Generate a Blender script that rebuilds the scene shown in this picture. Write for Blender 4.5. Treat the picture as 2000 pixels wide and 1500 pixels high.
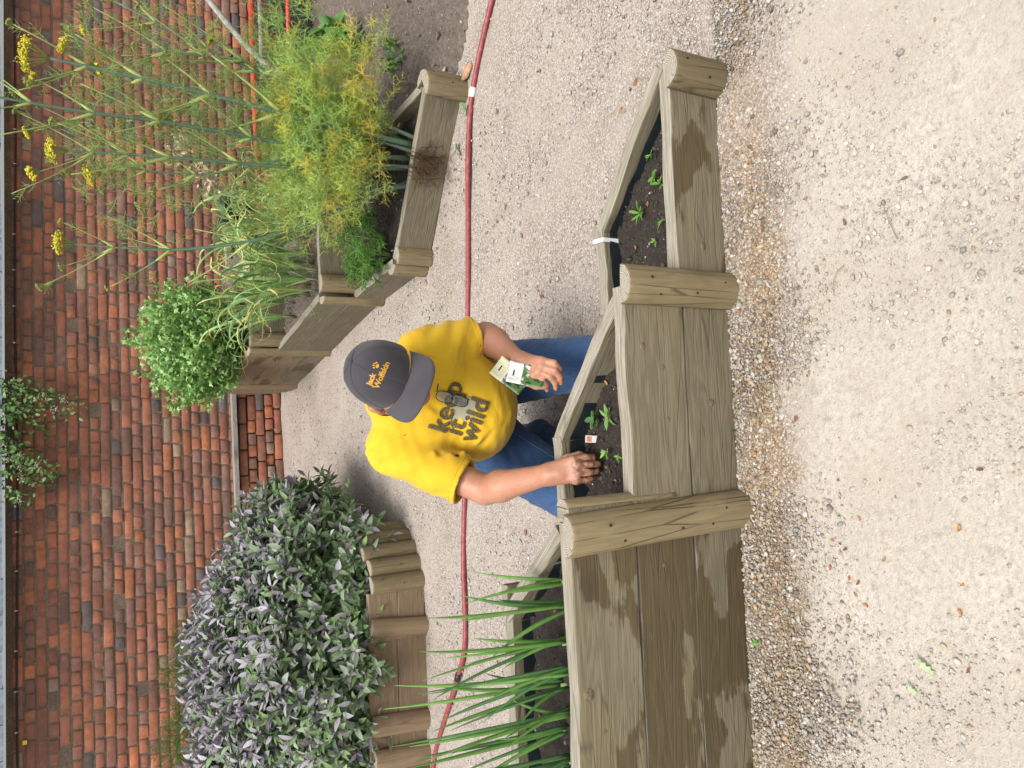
import bpy, math, random
import numpy as np
from mathutils import Vector, Matrix
from mathutils.bvhtree import BVHTree

for o in list(bpy.data.objects):
    bpy.data.objects.remove(o, do_unlink=True)
SC = bpy.context.scene
COL = SC.collection

# ------------------------------------------------------------------ camera
PITCH = math.radians(30.0); CAM_H = 1.65; ROLL = 0.013
_v = np.array([0, math.cos(PITCH), -math.sin(PITCH)])
_d = np.array([0, math.sin(PITCH), math.cos(PITCH)])
_r = np.array([1.0, 0, 0])
_pr = math.cos(ROLL) * _r - math.sin(ROLL) * _d      # the photo was taken upright and stored on its side
_pu = math.cos(ROLL) * _d + math.sin(ROLL) * _r
cam_data = bpy.data.cameras.new('camera')
cam = bpy.data.objects.new('camera', cam_data)
COL.objects.link(cam)
_x, _y, _z = -_pu, _pr, -_v
cam.matrix_world = Matrix(((_x[0], _y[0], _z[0], 0), (_x[1], _y[1], _z[1], 0), (_x[2], _y[2], _z[2], CAM_H), (0, 0, 0, 1)))
cam_data.sensor_width = 36.0
cam_data.lens = 27.0
cam_data.clip_start = 0.05
cam_data.clip_end = 500
SC.camera = cam

# ------------------------------------------------------------------ light: bright veiled sky
SUN_EL, SUN_AZ = math.radians(68), math.radians(205)     # azimuth from +Y towards +X
world = bpy.data.worlds.new('World'); SC.world = world
world.use_nodes = True
wn = world.node_tree.nodes; wl = world.node_tree.links
wn.clear()
sky = wn.new('ShaderNodeTexSky'); sky.sky_type = 'NISHITA'; sky.sun_disc = False
sky.sun_elevation = SUN_EL; sky.sun_rotation = SUN_AZ
sky.dust_density = 4.0; sky.air_density = 1.2; sky.ozone_density = 1.0
hsv = wn.new('ShaderNodeHueSaturation'); hsv.inputs['Saturation'].default_value = 0.22
bg = wn.new('ShaderNodeBackground'); bg.inputs['Strength'].default_value = 0.12
wo = wn.new('ShaderNodeOutputWorld')
wl.new(sky.outputs[0], hsv.inputs['Color']); wl.new(hsv.outputs[0], bg.inputs['Color']); wl.new(bg.outputs[0], wo.inputs['Surface'])
sun_d = bpy.data.lights.new('sun', 'SUN'); sun_d.energy = 2.1; sun_d.angle = math.radians(26); sun_d.color = (1.0, 0.95, 0.88)
sun = bpy.data.objects.new('sun', sun_d); COL.objects.link(sun)
sd = Vector((math.sin(SUN_AZ) * math.cos(SUN_EL), math.cos(SUN_AZ) * math.cos(SUN_EL), math.sin(SUN_EL)))
sun.rotation_euler = sd.to_track_quat('Z', 'Y').to_euler()
SC.view_settings.view_transform = 'Standard'; SC.view_settings.look = 'None'
SC.view_settings.gamma = 1.0; SC.view_settings.exposure = 0.72
SC.render.engine = 'CYCLES'
SC.cycles.max_bounces = 5; SC.cycles.diffuse_bounces = 3; SC.cycles.glossy_bounces = 2; SC.cycles.transmission_bounces = 4; SC.cycles.transparent_max_bounces = 4

# ------------------------------------------------------------------ helpers
def rng(seed): return np.random.default_rng(seed)
def tag(o, label=None, cat=None, group=None, kind=None):
    if label: o['label'] = label
    if cat: o['category'] = cat
    if group: o['group'] = group
    if kind: o['kind'] = kind
    return o
def link(name, me, parent=None, loc=None, rot=None):
    o = bpy.data.objects.new(name, me); COL.objects.link(o)
    if parent is not None: o.parent = parent
    if loc is not None: o.location = loc
    if rot is not None: o.rotation_euler = rot
    return o
def empty(name, loc=(0, 0, 0), rz=0.0):
    o = bpy.data.objects.new(name, None); COL.objects.link(o)
    o.location = loc; o.rotation_euler = (0, 0, rz); o.empty_display_size = 0.05
    return o
def fast_mesh(name, V, Fc, mat=None, smooth=False, col=None):
    """V (n,3); Fc (m,3) or (m,4) int arrays; col (n,3) linear vertex colours"""
    me = bpy.data.meshes.new(name)
    V = np.asarray(V, np.float32); Fc = np.asarray(Fc, np.int32)
    k = Fc.shape[1]
    me.vertices.add(len(V)); me.vertices.foreach_set('co', V.ravel())
    me.loops.add(Fc.size); me.loops.foreach_set('vertex_index', Fc.ravel())
    me.polygons.add(len(Fc)); me.polygons.foreach_set('loop_start', np.arange(0, Fc.size, k, dtype=np.int32))
    if smooth: me.polygons.foreach_set('use_smooth', np.ones(len(Fc), bool))
    if col is not None:
        a = me.attributes.new('col', 'FLOAT_COLOR', 'POINT')
        c = np.ones((len(V), 4), np.float32); c[:, :3] = col
        a.data.foreach_set('color', c.ravel())
    me.update(calc_edges=True); me.validate()
    if mat is not None: me.materials.append(mat)
    return me
def py_mesh(name, V, Fc, mat=None, smooth=False, col=None):
    """mixed polygon sizes"""
    me = bpy.data.meshes.new(name)
    me.from_pydata([tuple(map(float, v)) for v in V], [], [tuple(map(int, f)) for f in Fc])
    if smooth: me.polygons.foreach_set('use_smooth', np.ones(len(Fc), bool))
    if col is not None:
        a = me.attributes.new('col', 'FLOAT_COLOR', 'POINT')
        c = np.ones((len(V), 4), np.float32); c[:, :3] = col
        a.data.foreach_set('color', c.ravel())
    me.update(); me.validate()
    if mat is not None: me.materials.append(mat)
    return me
class Bag:
    """collects many small shapes into one mesh (triangles)"""
    def __init__(s): s.V = []; s.F = []; s.C = []; s.n = 0
    def add(s, V, Fc, col=None):
        V = np.asarray(V, np.float32); Fc = np.asarray(Fc, np.int64)
        if Fc.shape[1] == 4: Fc = np.concatenate([Fc[:, [0, 1, 2]], Fc[:, [0, 2, 3]]])
        s.V.append(V); s.F.append(Fc + s.n); s.n += len(V)
        if col is None: col = (1, 1, 1)
        s.C.append(np.broadcast_to(np.asarray(col, np.float32), (len(V), 3)))
    def mesh(s, name, mat, smooth=False):
        return fast_mesh(name, np.concatenate(s.V), np.concatenate(s.F), mat, smooth, np.concatenate(s.C))
def frame_from(d, up=(0, 0, 1)):
    d = np.asarray(d, float); d = d / np.linalg.norm(d)
    up = np.asarray(up, float)
    if abs(d @ up) > 0.98: up = np.array([1.0, 0.1, 0])
    a = np.cross(up, d); a /= np.linalg.norm(a)
    b = np.cross(d, a)
    return a, b, d
def tube(pts, rad, n=8, cap=True):
    """tapered tube along a polyline -> V, quads (caps folded into quads)"""
    pts = np.asarray(pts, float); m = len(pts)
    rad = np.broadcast_to(np.asarray(rad, float), (m,))
    T = np.gradient(pts, axis=0)
    V = []; a0 = None
    for i in range(m):
        t = T[i] / (np.linalg.norm(T[i]) + 1e-12)
        if a0 is None: a, b, _ = frame_from(t)
        else:
            a = a0 - t * (a0 @ t); a /= np.linalg.norm(a); b = np.cross(t, a)
        a0 = a
        th = np.arange(n) * 2 * math.pi / n
        V.append(pts[i] + rad[i] * (np.cos(th)[:, None] * a + np.sin(th)[:, None] * b))
    V = np.concatenate(V)
    Fq = []
    for i in range(m - 1):
        for j in range(n):
            k = (j + 1) % n
            Fq.append((i * n + j, i * n + k, (i + 1) * n + k, (i + 1) * n + j))
    if cap:
        V = np.concatenate([V, pts[:1], pts[-1:]])
        for j in range(n):
            k = (j + 1) % n
            Fq.append((len(V) - 2, k, j, j)); Fq.append((len(V) - 1, (m - 1) * n + j, (m - 1) * n + k, (m - 1) * n + k))
    return V, np.array(Fq)
def tris(Fq):
    Fq = np.asarray(Fq)
    t = np.concatenate([Fq[:, [0, 1, 2]], Fq[:, [0, 2, 3]]])
    ok = (t[:, 0] != t[:, 1]) & (t[:, 1] != t[:, 2]) & (t[:, 0] != t[:, 2])
    return t[ok]
def tube_obj(name, pts, rad, mat, parent=None, n=8, smooth=True, col=None):
    V, Fq = tube(pts, rad, n)
    c = None if col is None else np.broadcast_to(np.asarray(col, np.float32), (len(V), 3))
    return link(name, fast_mesh(name, V, tris(Fq), mat, smooth, c), parent)
def bez(p0, p1, p2, n=8):
    t = np.linspace(0, 1, n)[:, None]
    p0, p1, p2 = map(lambda p: np.asarray(p, float), (p0, p1, p2))
    return (1 - t) ** 2 * p0 + 2 * t * (1 - t) * p1 + t ** 2 * p2
def smooth_path(pts, n=40):
    pts = np.asarray(pts, float)
    P = np.concatenate([2 * pts[:1] - pts[1:2], pts, 2 * pts[-1:] - pts[-2:-1]])
    out = []
    segs = len(pts) - 1; per = max(2, n // segs)
    for i in range(segs):
        a, b, c, d = P[i], P[i + 1], P[i + 2], P[i + 3]
        for t in np.arange(per) / per:
            out.append(0.5 * ((2 * b) + (-a + c) * t + (2 * a - 5 * b + 4 * c - d) * t ** 2 + (-a + 3 * b - 3 * c + d) * t ** 3))
    out.append(pts[-1])
    return np.array(out)

# ------------------------------------------------------------------ node materials
class NT:
    def __init__(s, name):
        s.m = bpy.data.materials.new(name); s.m.use_nodes = True
        s.t = s.m.node_tree; s.t.nodes.clear()
        s.out = s.t.nodes.new('ShaderNodeOutputMaterial')
        s.b = s.t.nodes.new('ShaderNodeBsdfPrincipled')
        s.t.links.new(s.b.outputs[0], s.out.inputs['Surface'])
    def n(s, t, **kw):
        nd = s.t.nodes.new(t)
        for k, v in kw.items(): setattr(nd, k, v)
        return nd
    def l(s, a, b): s.t.links.new(a, b)
    def put(s, sock, v):
        if hasattr(v, 'is_linked') or isinstance(v, bpy.types.NodeSocket): s.l(v, sock)
        elif isinstance(v, (tuple, list)) and len(v) == 3 and sock.type == 'RGBA': sock.default_value = (*v, 1)
        else: sock.default_value = v
    def coords(s, kind='Object', scale=(1, 1, 1), rand=False, loc=None):
        tc = s.n('ShaderNodeTexCoord'); mp = s.n('ShaderNodeMapping')
        mp.inputs['Scale'].default_value = scale
        s.l(tc.outputs[kind], mp.inputs['Vector'])
        if rand:
            oi = s.n('ShaderNodeObjectInfo')
            mu = s.n('ShaderNodeMath', operation='MULTIPLY'); mu.inputs[1].default_value = 37.0
            s.l(oi.outputs['Random'], mu.inputs[0])
            cx = s.n('ShaderNodeCombineXYZ'); s.l(mu.outputs[0], cx.inputs[0]); s.l(mu.outputs[0], cx.inputs[1]); s.l(mu.outputs[0], cx.inputs[2])
            s.l(cx.outputs[0], mp.inputs['Location'])
        if loc is not None: mp.inputs['Location'].default_value = loc
        return mp.outputs[0]
    def noise(s, vec, scale, detail=4, rough=0.55, dist=0.0):
        nd = s.n('ShaderNodeTexNoise'); s.l(vec, nd.inputs['Vector'])
        nd.inputs['Scale'].default_value = scale; nd.inputs['Detail'].default_value = detail
        nd.inputs['Roughness'].default_value = rough; nd.inputs['Distortion'].default_value = dist
        return nd.outputs['Fac']
    def vor(s, vec, scale, feature='F1', out='Distance', rand=1.0):
        nd = s.n('ShaderNodeTexVoronoi', feature=feature); s.l(vec, nd.inputs['Vector'])
        nd.inputs['Scale'].default_value = scale; nd.inputs['Randomness'].default_value = rand
        return nd.outputs[out]
    def ramp(s, f, stops, interp='LINEAR'):
        nd = s.n('ShaderNodeValToRGB'); cr = nd.color_ramp; cr.interpolation = interp
        while len(cr.elements) < len(stops): cr.elements.new(0.5)
        for e, (p, c) in zip(cr.elements, stops):
            e.position = p; e.color = (*c, 1) if not isinstance(c, (int, float)) else (c, c, c, 1)
        s.put(nd.inputs[0], f)
        return nd.outputs[0]
    def mix(s, f, a, b, mode='MIX'):
        nd = s.n('ShaderNodeMix', data_type='RGBA', blend_type=mode)
        s.put(nd.inputs[0], f); s.put(nd.inputs[6], a); s.put(nd.inputs[7], b)
        return nd.outputs[2]
    def math(s, op, a, b=None, clamp=False):
        nd = s.n('ShaderNodeMath', operation=op); nd.use_clamp = clamp
        s.put(nd.inputs[0], a)
        if b is not None: s.put(nd.inputs[1], b)
        return nd.outputs[0]
    def attr(s, name='col'):
        nd = s.n('ShaderNodeAttribute'); nd.attribute_name = name
        return nd.outputs['Color']
    def bump(s, h, strength=0.5, dist=0.01, prev=None):
        nd = s.n('ShaderNodeBump'); nd.inputs['Strength'].default_value = strength; nd.inputs['Distance'].default_value = dist
        s.l(h, nd.inputs['Height'])
        if prev is not None: s.l(prev, nd.inputs['Normal'])
        return nd.outputs[0]
    def fin(s, color=None, rough=0.8, normal=None, **kw):
        if color is not None: s.put(s.b.inputs['Base Color'], color)
        s.put(s.b.inputs['Roughness'], rough)
        if normal is not None: s.l(normal, s.b.inputs['Normal'])
        for k, v in kw.items(): s.put(s.b.inputs[k.replace('_', ' ')], v)
        return s.m
    def sep(s, vec):
        nd = s.n('ShaderNodeSeparateXYZ'); s.l(vec, nd.inputs[0]); return nd.outputs
M = {}
def plain(name, col, rough=0.7, amount=0.25, scale=30, bump=0.0, **kw):
    t = NT(name); c = t.coords()
    n1 = t.noise(c, scale, 5)
    lo = tuple(x * (1 - amount) for x in col); hi = tuple(min(1, x * (1 + amount)) for x in col)
    nm = t.bump(n1, bump, 0.004) if bump else None
    M[name] = t.fin(t.ramp(n1, [(0.3, lo), (0.7, hi)]), rough, nm, **kw)
    return M[name]

# weathered sawn timber; object X runs along the grain; object colour R = how wet, G = tone shift
def wood(name, base, dark, bleach, round_=False):
    t = NT(name)
    oi = t.n('ShaderNodeObjectInfo')
    oc = t.sep(oi.outputs['Color'])
    co = t.coords('Object', (1, 1, 1), rand=True)
    warp = t.n('ShaderNodeMapping'); t.l(co, warp.inputs['Vector']); warp.inputs['Scale'].default_value = (1.0, 9.0, 9.0)
    big = t.noise(warp.outputs[0], 2.2, 3, 0.5, 0.6)
    st = t.n('ShaderNodeMapping'); t.l(co, st.inputs['Vector']); st.inputs['Scale'].default_value = (2.5, 70, 70)
    fine = t.noise(st.outputs[0], 3.0, 5, 0.65, 0.2)
    # year rings run as long streaks, bent round knots
    kn = t.n('ShaderNodeMapping'); t.l(co, kn.inputs['Vector']); kn.inputs['Scale'].default_value = (2.4, 6.5, 6.5)
    kd = t.vor(kn.outputs[0], 1.0)
    wav = t.n('ShaderNodeMath', operation='SINE')
    ph = t.math('MULTIPLY', big, 42.0); ph2 = t.math('ADD', ph, t.math('MULTIPLY', t.math('POWER', kd, 0.5), 9.0))
    t.l(ph2, wav.inputs[0])
    ring = t.math('MULTIPLY_ADD', wav.outputs[0], 0.5); ring.node.inputs[2].default_value = 0.5
    c1 = t.mix(t.math('MULTIPLY', ring, 0.42), base, dark)
    c1 = t.mix(t.ramp(fine, [(0.42, 0.0), (0.75, 0.6)]), c1, dark)
    knot = t.ramp(kd, [(0.05, 1.0), (0.12, 0.55), (0.2, 0.0)])
    c1 = t.mix(t.math('MULTIPLY', knot, 0.6), c1, (0.07, 0.05, 0.03))
    # dirt and green algae blotches
    alg = t.noise(co, 5.0, 5, 0.6)
    c1 = t.mix(t.ramp(alg, [(0.5, 0.0), (0.75, 0.45)]), c1, (0.17, 0.14, 0.06))
    # silvered upper faces
    ge = t.n('ShaderNodeNewGeometry'); nz = t.sep(ge.outputs['Normal'])[2]
    up = t.ramp(nz, [(0.72, 0.0), (0.93, 1.0)])
    silver = t.mix(t.ramp(fine, [(0.35, 0.0), (0.62, 0.85)]), bleach, (0.17, 0.145, 0.105))
    silver = t.mix(t.ramp(big, [(0.45, 0.0), (0.7, 0.6)]), silver, (0.20, 0.165, 0.11))
    silver = t.mix(t.math('MULTIPLY', knot, 0.7), silver, (0.10, 0.08, 0.06))
    c2 = t.mix(up, c1, silver)
    # wet patches soaked into the faces: sharp-edged
    wm = t.n('ShaderNodeMapping'); t.l(co, wm.inputs['Vector']); wm.inputs['Scale'].default_value = (3.2, 7.0, 7.0)
    wn_ = t.noise(wm.outputs[0], 1.0, 6, 0.55, 0.15)
    wn2 = t.math('ADD', wn_, t.math('MULTIPLY', t.math('SUBTRACT', fine, 0.5), 0.08))
    thr = t.math('SUBTRACT', 1.0, oc[0])
    wet = t.math('MULTIPLY', t.math('SUBTRACT', wn2, thr), 45.0, clamp=True)
    wet = t.math('MULTIPLY', wet, t.math('SUBTRACT', 1.0, up))
    c3 = t.mix(t.math('MULTIPLY', wet, 0.95), c2, t.mix(1.0, c2, (0.50, 0.43, 0.30), 'MULTIPLY'))
    c4 = t.mix(1.0, c3, t.n('ShaderNodeRGB').outputs[0], 'MULTIPLY')
    gg = c4.node; t.t.links.remove(gg.inputs[7].links[0])
    cmb = t.n('ShaderNodeCombineXYZ'); [t.l(oc[1], cmb.inputs[i]) for i in range(3)]
    t.l(cmb.outputs[0], gg.inputs[7])
    h = t.math('ADD', t.math('MULTIPLY', fine, 0.7), t.math('MULTIPLY', ring, 0.3))
    # drying cracks
    ck = t.n('ShaderNodeMapping'); t.l(co, ck.inputs['Vector']); ck.inputs['Scale'].default_value = (1.3, 24, 24)
    cr = t.vor(ck.outputs[0], 1.0, 'DISTANCE_TO_EDGE')
    crm = t.ramp(cr, [(0.0, 1.0), (0.025, 0.0)])
    crm = t.math('MULTIPLY', crm, t.ramp(alg, [(0.4, 0.0), (0.55, 1.0 if round_ else 0.55)]))
    c5 = t.mix(t.math('MULTIPLY', crm, 0.8), c4, (0.035, 0.028, 0.02))
    h2 = t.math('SUBTRACT', h, t.math('MULTIPLY', crm, 1.2))
    M[name] = t.fin(c5, t.math('SUBTRACT', 0.8, t.math('MULTIPLY', wet, 0.22)), t.bump(h2, 0.55, 0.0035))
    return M[name]
wood('timber', (0.205, 0.175, 0.115), (0.104, 0.085, 0.052), (0.37, 0.345, 0.285))
wood('timber_round', (0.245, 0.195, 0.105), (0.15, 0.112, 0.056), (0.36, 0.33, 0.27), True)
wood('timber_brown', (0.235, 0.165, 0.10), (0.14, 0.095, 0.055), (0.36, 0.28, 0.19))
wood('timber_grey', (0.33, 0.31, 0.28), (0.17, 0.16, 0.14), (0.42, 0.41, 0.38))
def endgrain():
    t = NT('end_grain'); co = t.coords('Object')
    x, y, z = t.sep(co)
    # log axis lies on the object's Z, centre on its flat back
    r = t.math('SQRT', t.math('ADD', t.math('MULTIPLY', x, x), t.math('MULTIPLY', y, y)))
    r2 = t.math('ADD', r, t.math('MULTIPLY', t.noise(co, 30, 3), 0.008))
    rg = t.math('SINE', t.math('MULTIPLY', r2, 1150.0))
    ang = t.math('ARCTAN2', y, x)
    cx = t.n('ShaderNodeCombineXYZ'); t.l(ang, cx.inputs[0]); t.l(t.math('MULTIPLY', r, 3.0), cx.inputs[1])
    rad = t.noise(cx.outputs[0], 9.0, 4, 0.7)
    c = t.mix(t.ramp(rg, [(0.1, 0.0), (0.9, 0.8)]), (0.37, 0.34, 0.27), (0.15, 0.13, 0.10))
    c = t.mix(t.ramp(rad, [(0.5, 0.0), (0.66, 0.85)]), c, (0.05, 0.045, 0.035))
    M['end_grain'] = t.fin(c, 0.85, t.bump(rg, 0.4, 0.002))
endgrain()

# ================================================================== SETTING
# ------------------------------------------------------------------ ground
def ground_material():
    t = NT('gravel_ground')
    co = t.coords('Object')
    x, y, z = t.sep(co)
    wob = t.noise(co, 3.0, 5, 0.6)
    yy = t.math('ADD', y, t.math('MULTIPLY', t.math('SUBTRACT', wob, 0.5), 0.34))
    vn = t.n('ShaderNodeTexVoronoi'); t.l(co, vn.inputs['Vector']); vn.inputs['Scale'].default_value = 190
    g1 = t.sep(vn.outputs['Color'])[0]; cd = vn.outputs['Distance']
    fine = t.noise(co, 75, 6, 0.72)
    # path behind: pinkish crushed stone; in front: pale trodden limestone dust
    path = t.ramp(g1, [(0.0, (0.212, 0.170, 0.141)), (0.45, (0.371, 0.313, 0.267)), (0.85, (0.467, 0.409, 0.361)), (1.0, (0.539, 0.538, 0.491))])
    path = t.mix(t.ramp(cd, [(0.45, 0.0), (0.8, 0.6)]), path, (0.127, 0.101, 0.081))
    path = t.mix(t.ramp(wob, [(0.40, 0.0), (0.68, 0.45)]), path, (0.446, 0.398, 0.339))
    dust = t.ramp(fine, [(0.28, (0.265, 0.229, 0.189)), (0.42, (0.425, 0.377, 0.313)), (0.55, (0.499, 0.457, 0.386)), (0.75, (0.539, 0.537, 0.470))])
    dust = t.mix(t.ramp(t.noise(co, 24, 4, 0.7), [(0.56, 0.0), (0.66, 0.55)]), dust, (0.284, 0.255, 0.221))
    dust = t.mix(t.ramp(wob, [(0.38, 0.7), (0.62, 0.0)]), dust, (0.398, 0.351, 0.282))
    gold = t.ramp(g1, [(0.0, (0.14, 0.088, 0.045)), (0.4, (0.27, 0.175, 0.085)), (0.8, (0.40, 0.30, 0.18)), (1.0, (0.52, 0.46, 0.38))])
    gold = t.mix(t.ramp(cd, [(0.4, 0.0), (0.8, 0.6)]), gold, (0.08, 0.055, 0.03))
    near = t.math('MULTIPLY', t.math('SUBTRACT', 1.42, yy), 9.0, clamp=True)
    c = t.mix(near, path, dust)
    # line of loose golden gravel along the foot of the planter
    gy_ = t.math('ADD', yy, t.math('MULTIPLY', x, -0.06))
    band = t.math('SUBTRACT', 1.0, t.math('ABSOLUTE', t.math('DIVIDE', t.math('SUBTRACT', gy_, 1.50), 0.125)), clamp=True)
    band = t.math('MULTIPLY', band, 2.2, clamp=True)
    band = t.math('MULTIPLY', band, t.math('MULTIPLY', t.math('SUBTRACT', 1.0, x), 1.7, clamp=True))
    c = t.mix(t.math('MULTIPLY', band, 0.85), c, gold)
    moss = t.math('MULTIPLY', t.ramp(fine, [(0.45, 0.0), (0.6, 0.55)]), t.ramp(t.noise(co, 1.6, 3), [(0.56, 0.0), (0.68, 1.0)]))
    c = t.mix(t.math('MULTIPLY', moss, t.math('SUBTRACT', 1.0, near)), c, (0.20, 0.18, 0.085))
    h = t.math('ADD', t.math('MULTIPLY', cd, -0.4), fine)
    h = t.math('ADD', h, t.math('MULTIPLY', wob, 3.0))
    c = t.mix(1.0, c, (0.97, 0.965, 0.985), 'MULTIPLY')
    M['gravel_ground'] = t.fin(c, 0.95, t.bump(h, 0.55, 0.010))
ground_material()
def ground():
    # one sheet to beyond the wall, finer near the viewer, with shallow undulation
    xs = np.concatenate([[-40, -20, -10, -6], np.linspace(-4, 4, 161), [6, 10, 20, 40]])
    ys = np.concatenate([[-40, -20, -8, -3, -1, 0], np.linspace(0.4, 8, 153), [10, 14, 22, 45]])
    X, Y = np.meshgrid(xs, ys)
    Z = 0.005 * np.sin(X * 5.1 + 1.3 * np.sin(Y * 3.1)) * np.sin(Y * 4.3 + X) + 0.003 * np.sin(X * 13 + Y * 7)
    # stones banked up against the planter
    Z += 0.012 * np.exp(-((Y - 1.56 - 0.06 * X) / 0.07) ** 2) * (np.abs(X) < 1.6)
    V = np.stack([X, Y, Z], -1).reshape(-1, 3); ny, nx = X.shape
    i = np.arange(ny - 1)[:, None] * nx + np.arange(nx - 1)[None]
    Fq = np.stack([i, i + 1, i + nx + 1, i + nx], -1).reshape(-1, 4)
    tag(link('ground', fast_mesh('ground', V, Fq, M['gravel_ground'], True)), kind='structure')
ground()

def soil_material(name, a, b, sc=60):
    t = NT(name); co = t.coords('Object')
    n1 = t.noise(co, sc, 6, 0.7); n2 = t.noise(co, sc * 0.2, 3)
    c = t.ramp(n1, [(0.25, tuple(v * 0.4 for v in a)), (0.55, a), (0.8, b)])
    fib = t.vor(co, sc * 2.2); c = t.mix(t.ramp(fib, [(0.05, 0.5), (0.12, 0.0)]), c, tuple(min(1, v * 2.5) for v in b))
    h = t.math('ADD', n1, t.math('MULTIPLY', n2, 1.2))
    M[name] = t.fin(c, 0.9, t.bump(h, 1.0, 0.02))
soil_material('compost', (0.045, 0.034, 0.027), (0.105, 0.078, 0.058), 70)
soil_material('dry_soil', (0.175, 0.14, 0.115), (0.30, 0.245, 0.20), 45)

# scattered stones ---------------------------------------------------------
_ph = (1 + 5 ** 0.5) / 2
ICO_V = np.array([(-1, _ph, 0), (1, _ph, 0), (-1, -_ph, 0), (1, -_ph, 0), (0, -1, _ph), (0, 1, _ph), (0, -1, -_ph), (0, 1, -_ph), (_ph, 0, -1), (_ph, 0, 1), (-_ph, 0, -1), (-_ph, 0, 1)], float) / math.sqrt(1 + _ph * _ph)
ICO_F = np.array([(0, 11, 5), (0, 5, 1), (0, 1, 7), (0, 7, 10), (0, 10, 11), (1, 5, 9), (5, 11, 4), (11, 10, 2), (10, 7, 6), (7, 1, 8), (3, 9, 4), (3, 4, 2), (3, 2, 6), (3, 6, 8), (3, 8, 9), (4, 9, 5), (2, 4, 11), (6, 2, 10), (8, 6, 7), (9, 8, 1)])
OCT_V = np.array([(1, 0, 0), (-1, 0, 0), (0, 1, 0), (0, -1, 0), (0, 0, 1), (0, 0, -1)], float)
OCT_F = np.array([(0, 2, 4), (2, 1, 4), (1, 3, 4), (3, 0, 4), (2, 0, 5), (1, 2, 5), (3, 1, 5), (0, 3, 5)])
def stones(P, size, cols, seed, ico=True, flat=0.6, lift=0.25):
    """P (n,3) positions, size (n,), cols (n,3) -> V,F,C of all stones"""
    g = rng(seed); n = len(P)
    BV, BF = (ICO_V, ICO_F) if ico else (OCT_V, OCT_F)
    k = len(BV)
    a = g.uniform(0, 2 * math.pi, n); ca, sa = np.cos(a), np.sin(a)
    S = np.stack([g.uniform(0.7, 1.35, n), g.uniform(0.55, 1.0, n), g.uniform(0.4, 0.8, n) * flat / 0.6], -1) * size[:, None]
    V = BV[None] * (1 + g.uniform(-0.28, 0.28, (n, k, 1))) * S[:, None]
    tl = g.uniform(-0.5, 0.5, (n, 2))
    z = V[..., 2] + V[..., 0] * tl[:, :1] * 0.6 + V[..., 1] * tl[:, 1:] * 0.6
    X = V[..., 0] * ca[:, None] - V[..., 1] * sa[:, None]; Y = V[..., 0] * sa[:, None] + V[..., 1] * ca[:, None]
    W = np.stack([X, Y, z], -1) + P[:, None]
    W[..., 2] += (size * lift)[:, None]
    Fc = (BF[None] + (np.arange(n) * k)[:, None, None]).reshape(-1, 3)
    C = np.repeat(cols, k, 0)
    return W.reshape(-1, 3), Fc, C
def pal(g, n, colours, p, jit=0.12):
    c = np.array(colours)[g.choice(len(colours), n, p=p)]
    return np.clip(c * (1 + g.normal(0, jit, (n, 1))) * (1 + g.normal(0, 0.03, (n, 3))), 0.01, 0.85)
def stone_material():
    t = NT('stone'); co = t.coords('Object'); n1 = t.noise(co, 220, 4, 0.7)
    c = t.mix(0.6, t.attr(), t.ramp(n1, [(0.3, 0.55), (0.7, 1.0)]), 'MULTIPLY')
    M['stone'] = t.fin(c, 0.88, t.bump(n1, 0.3, 0.002))
stone_material()
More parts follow.
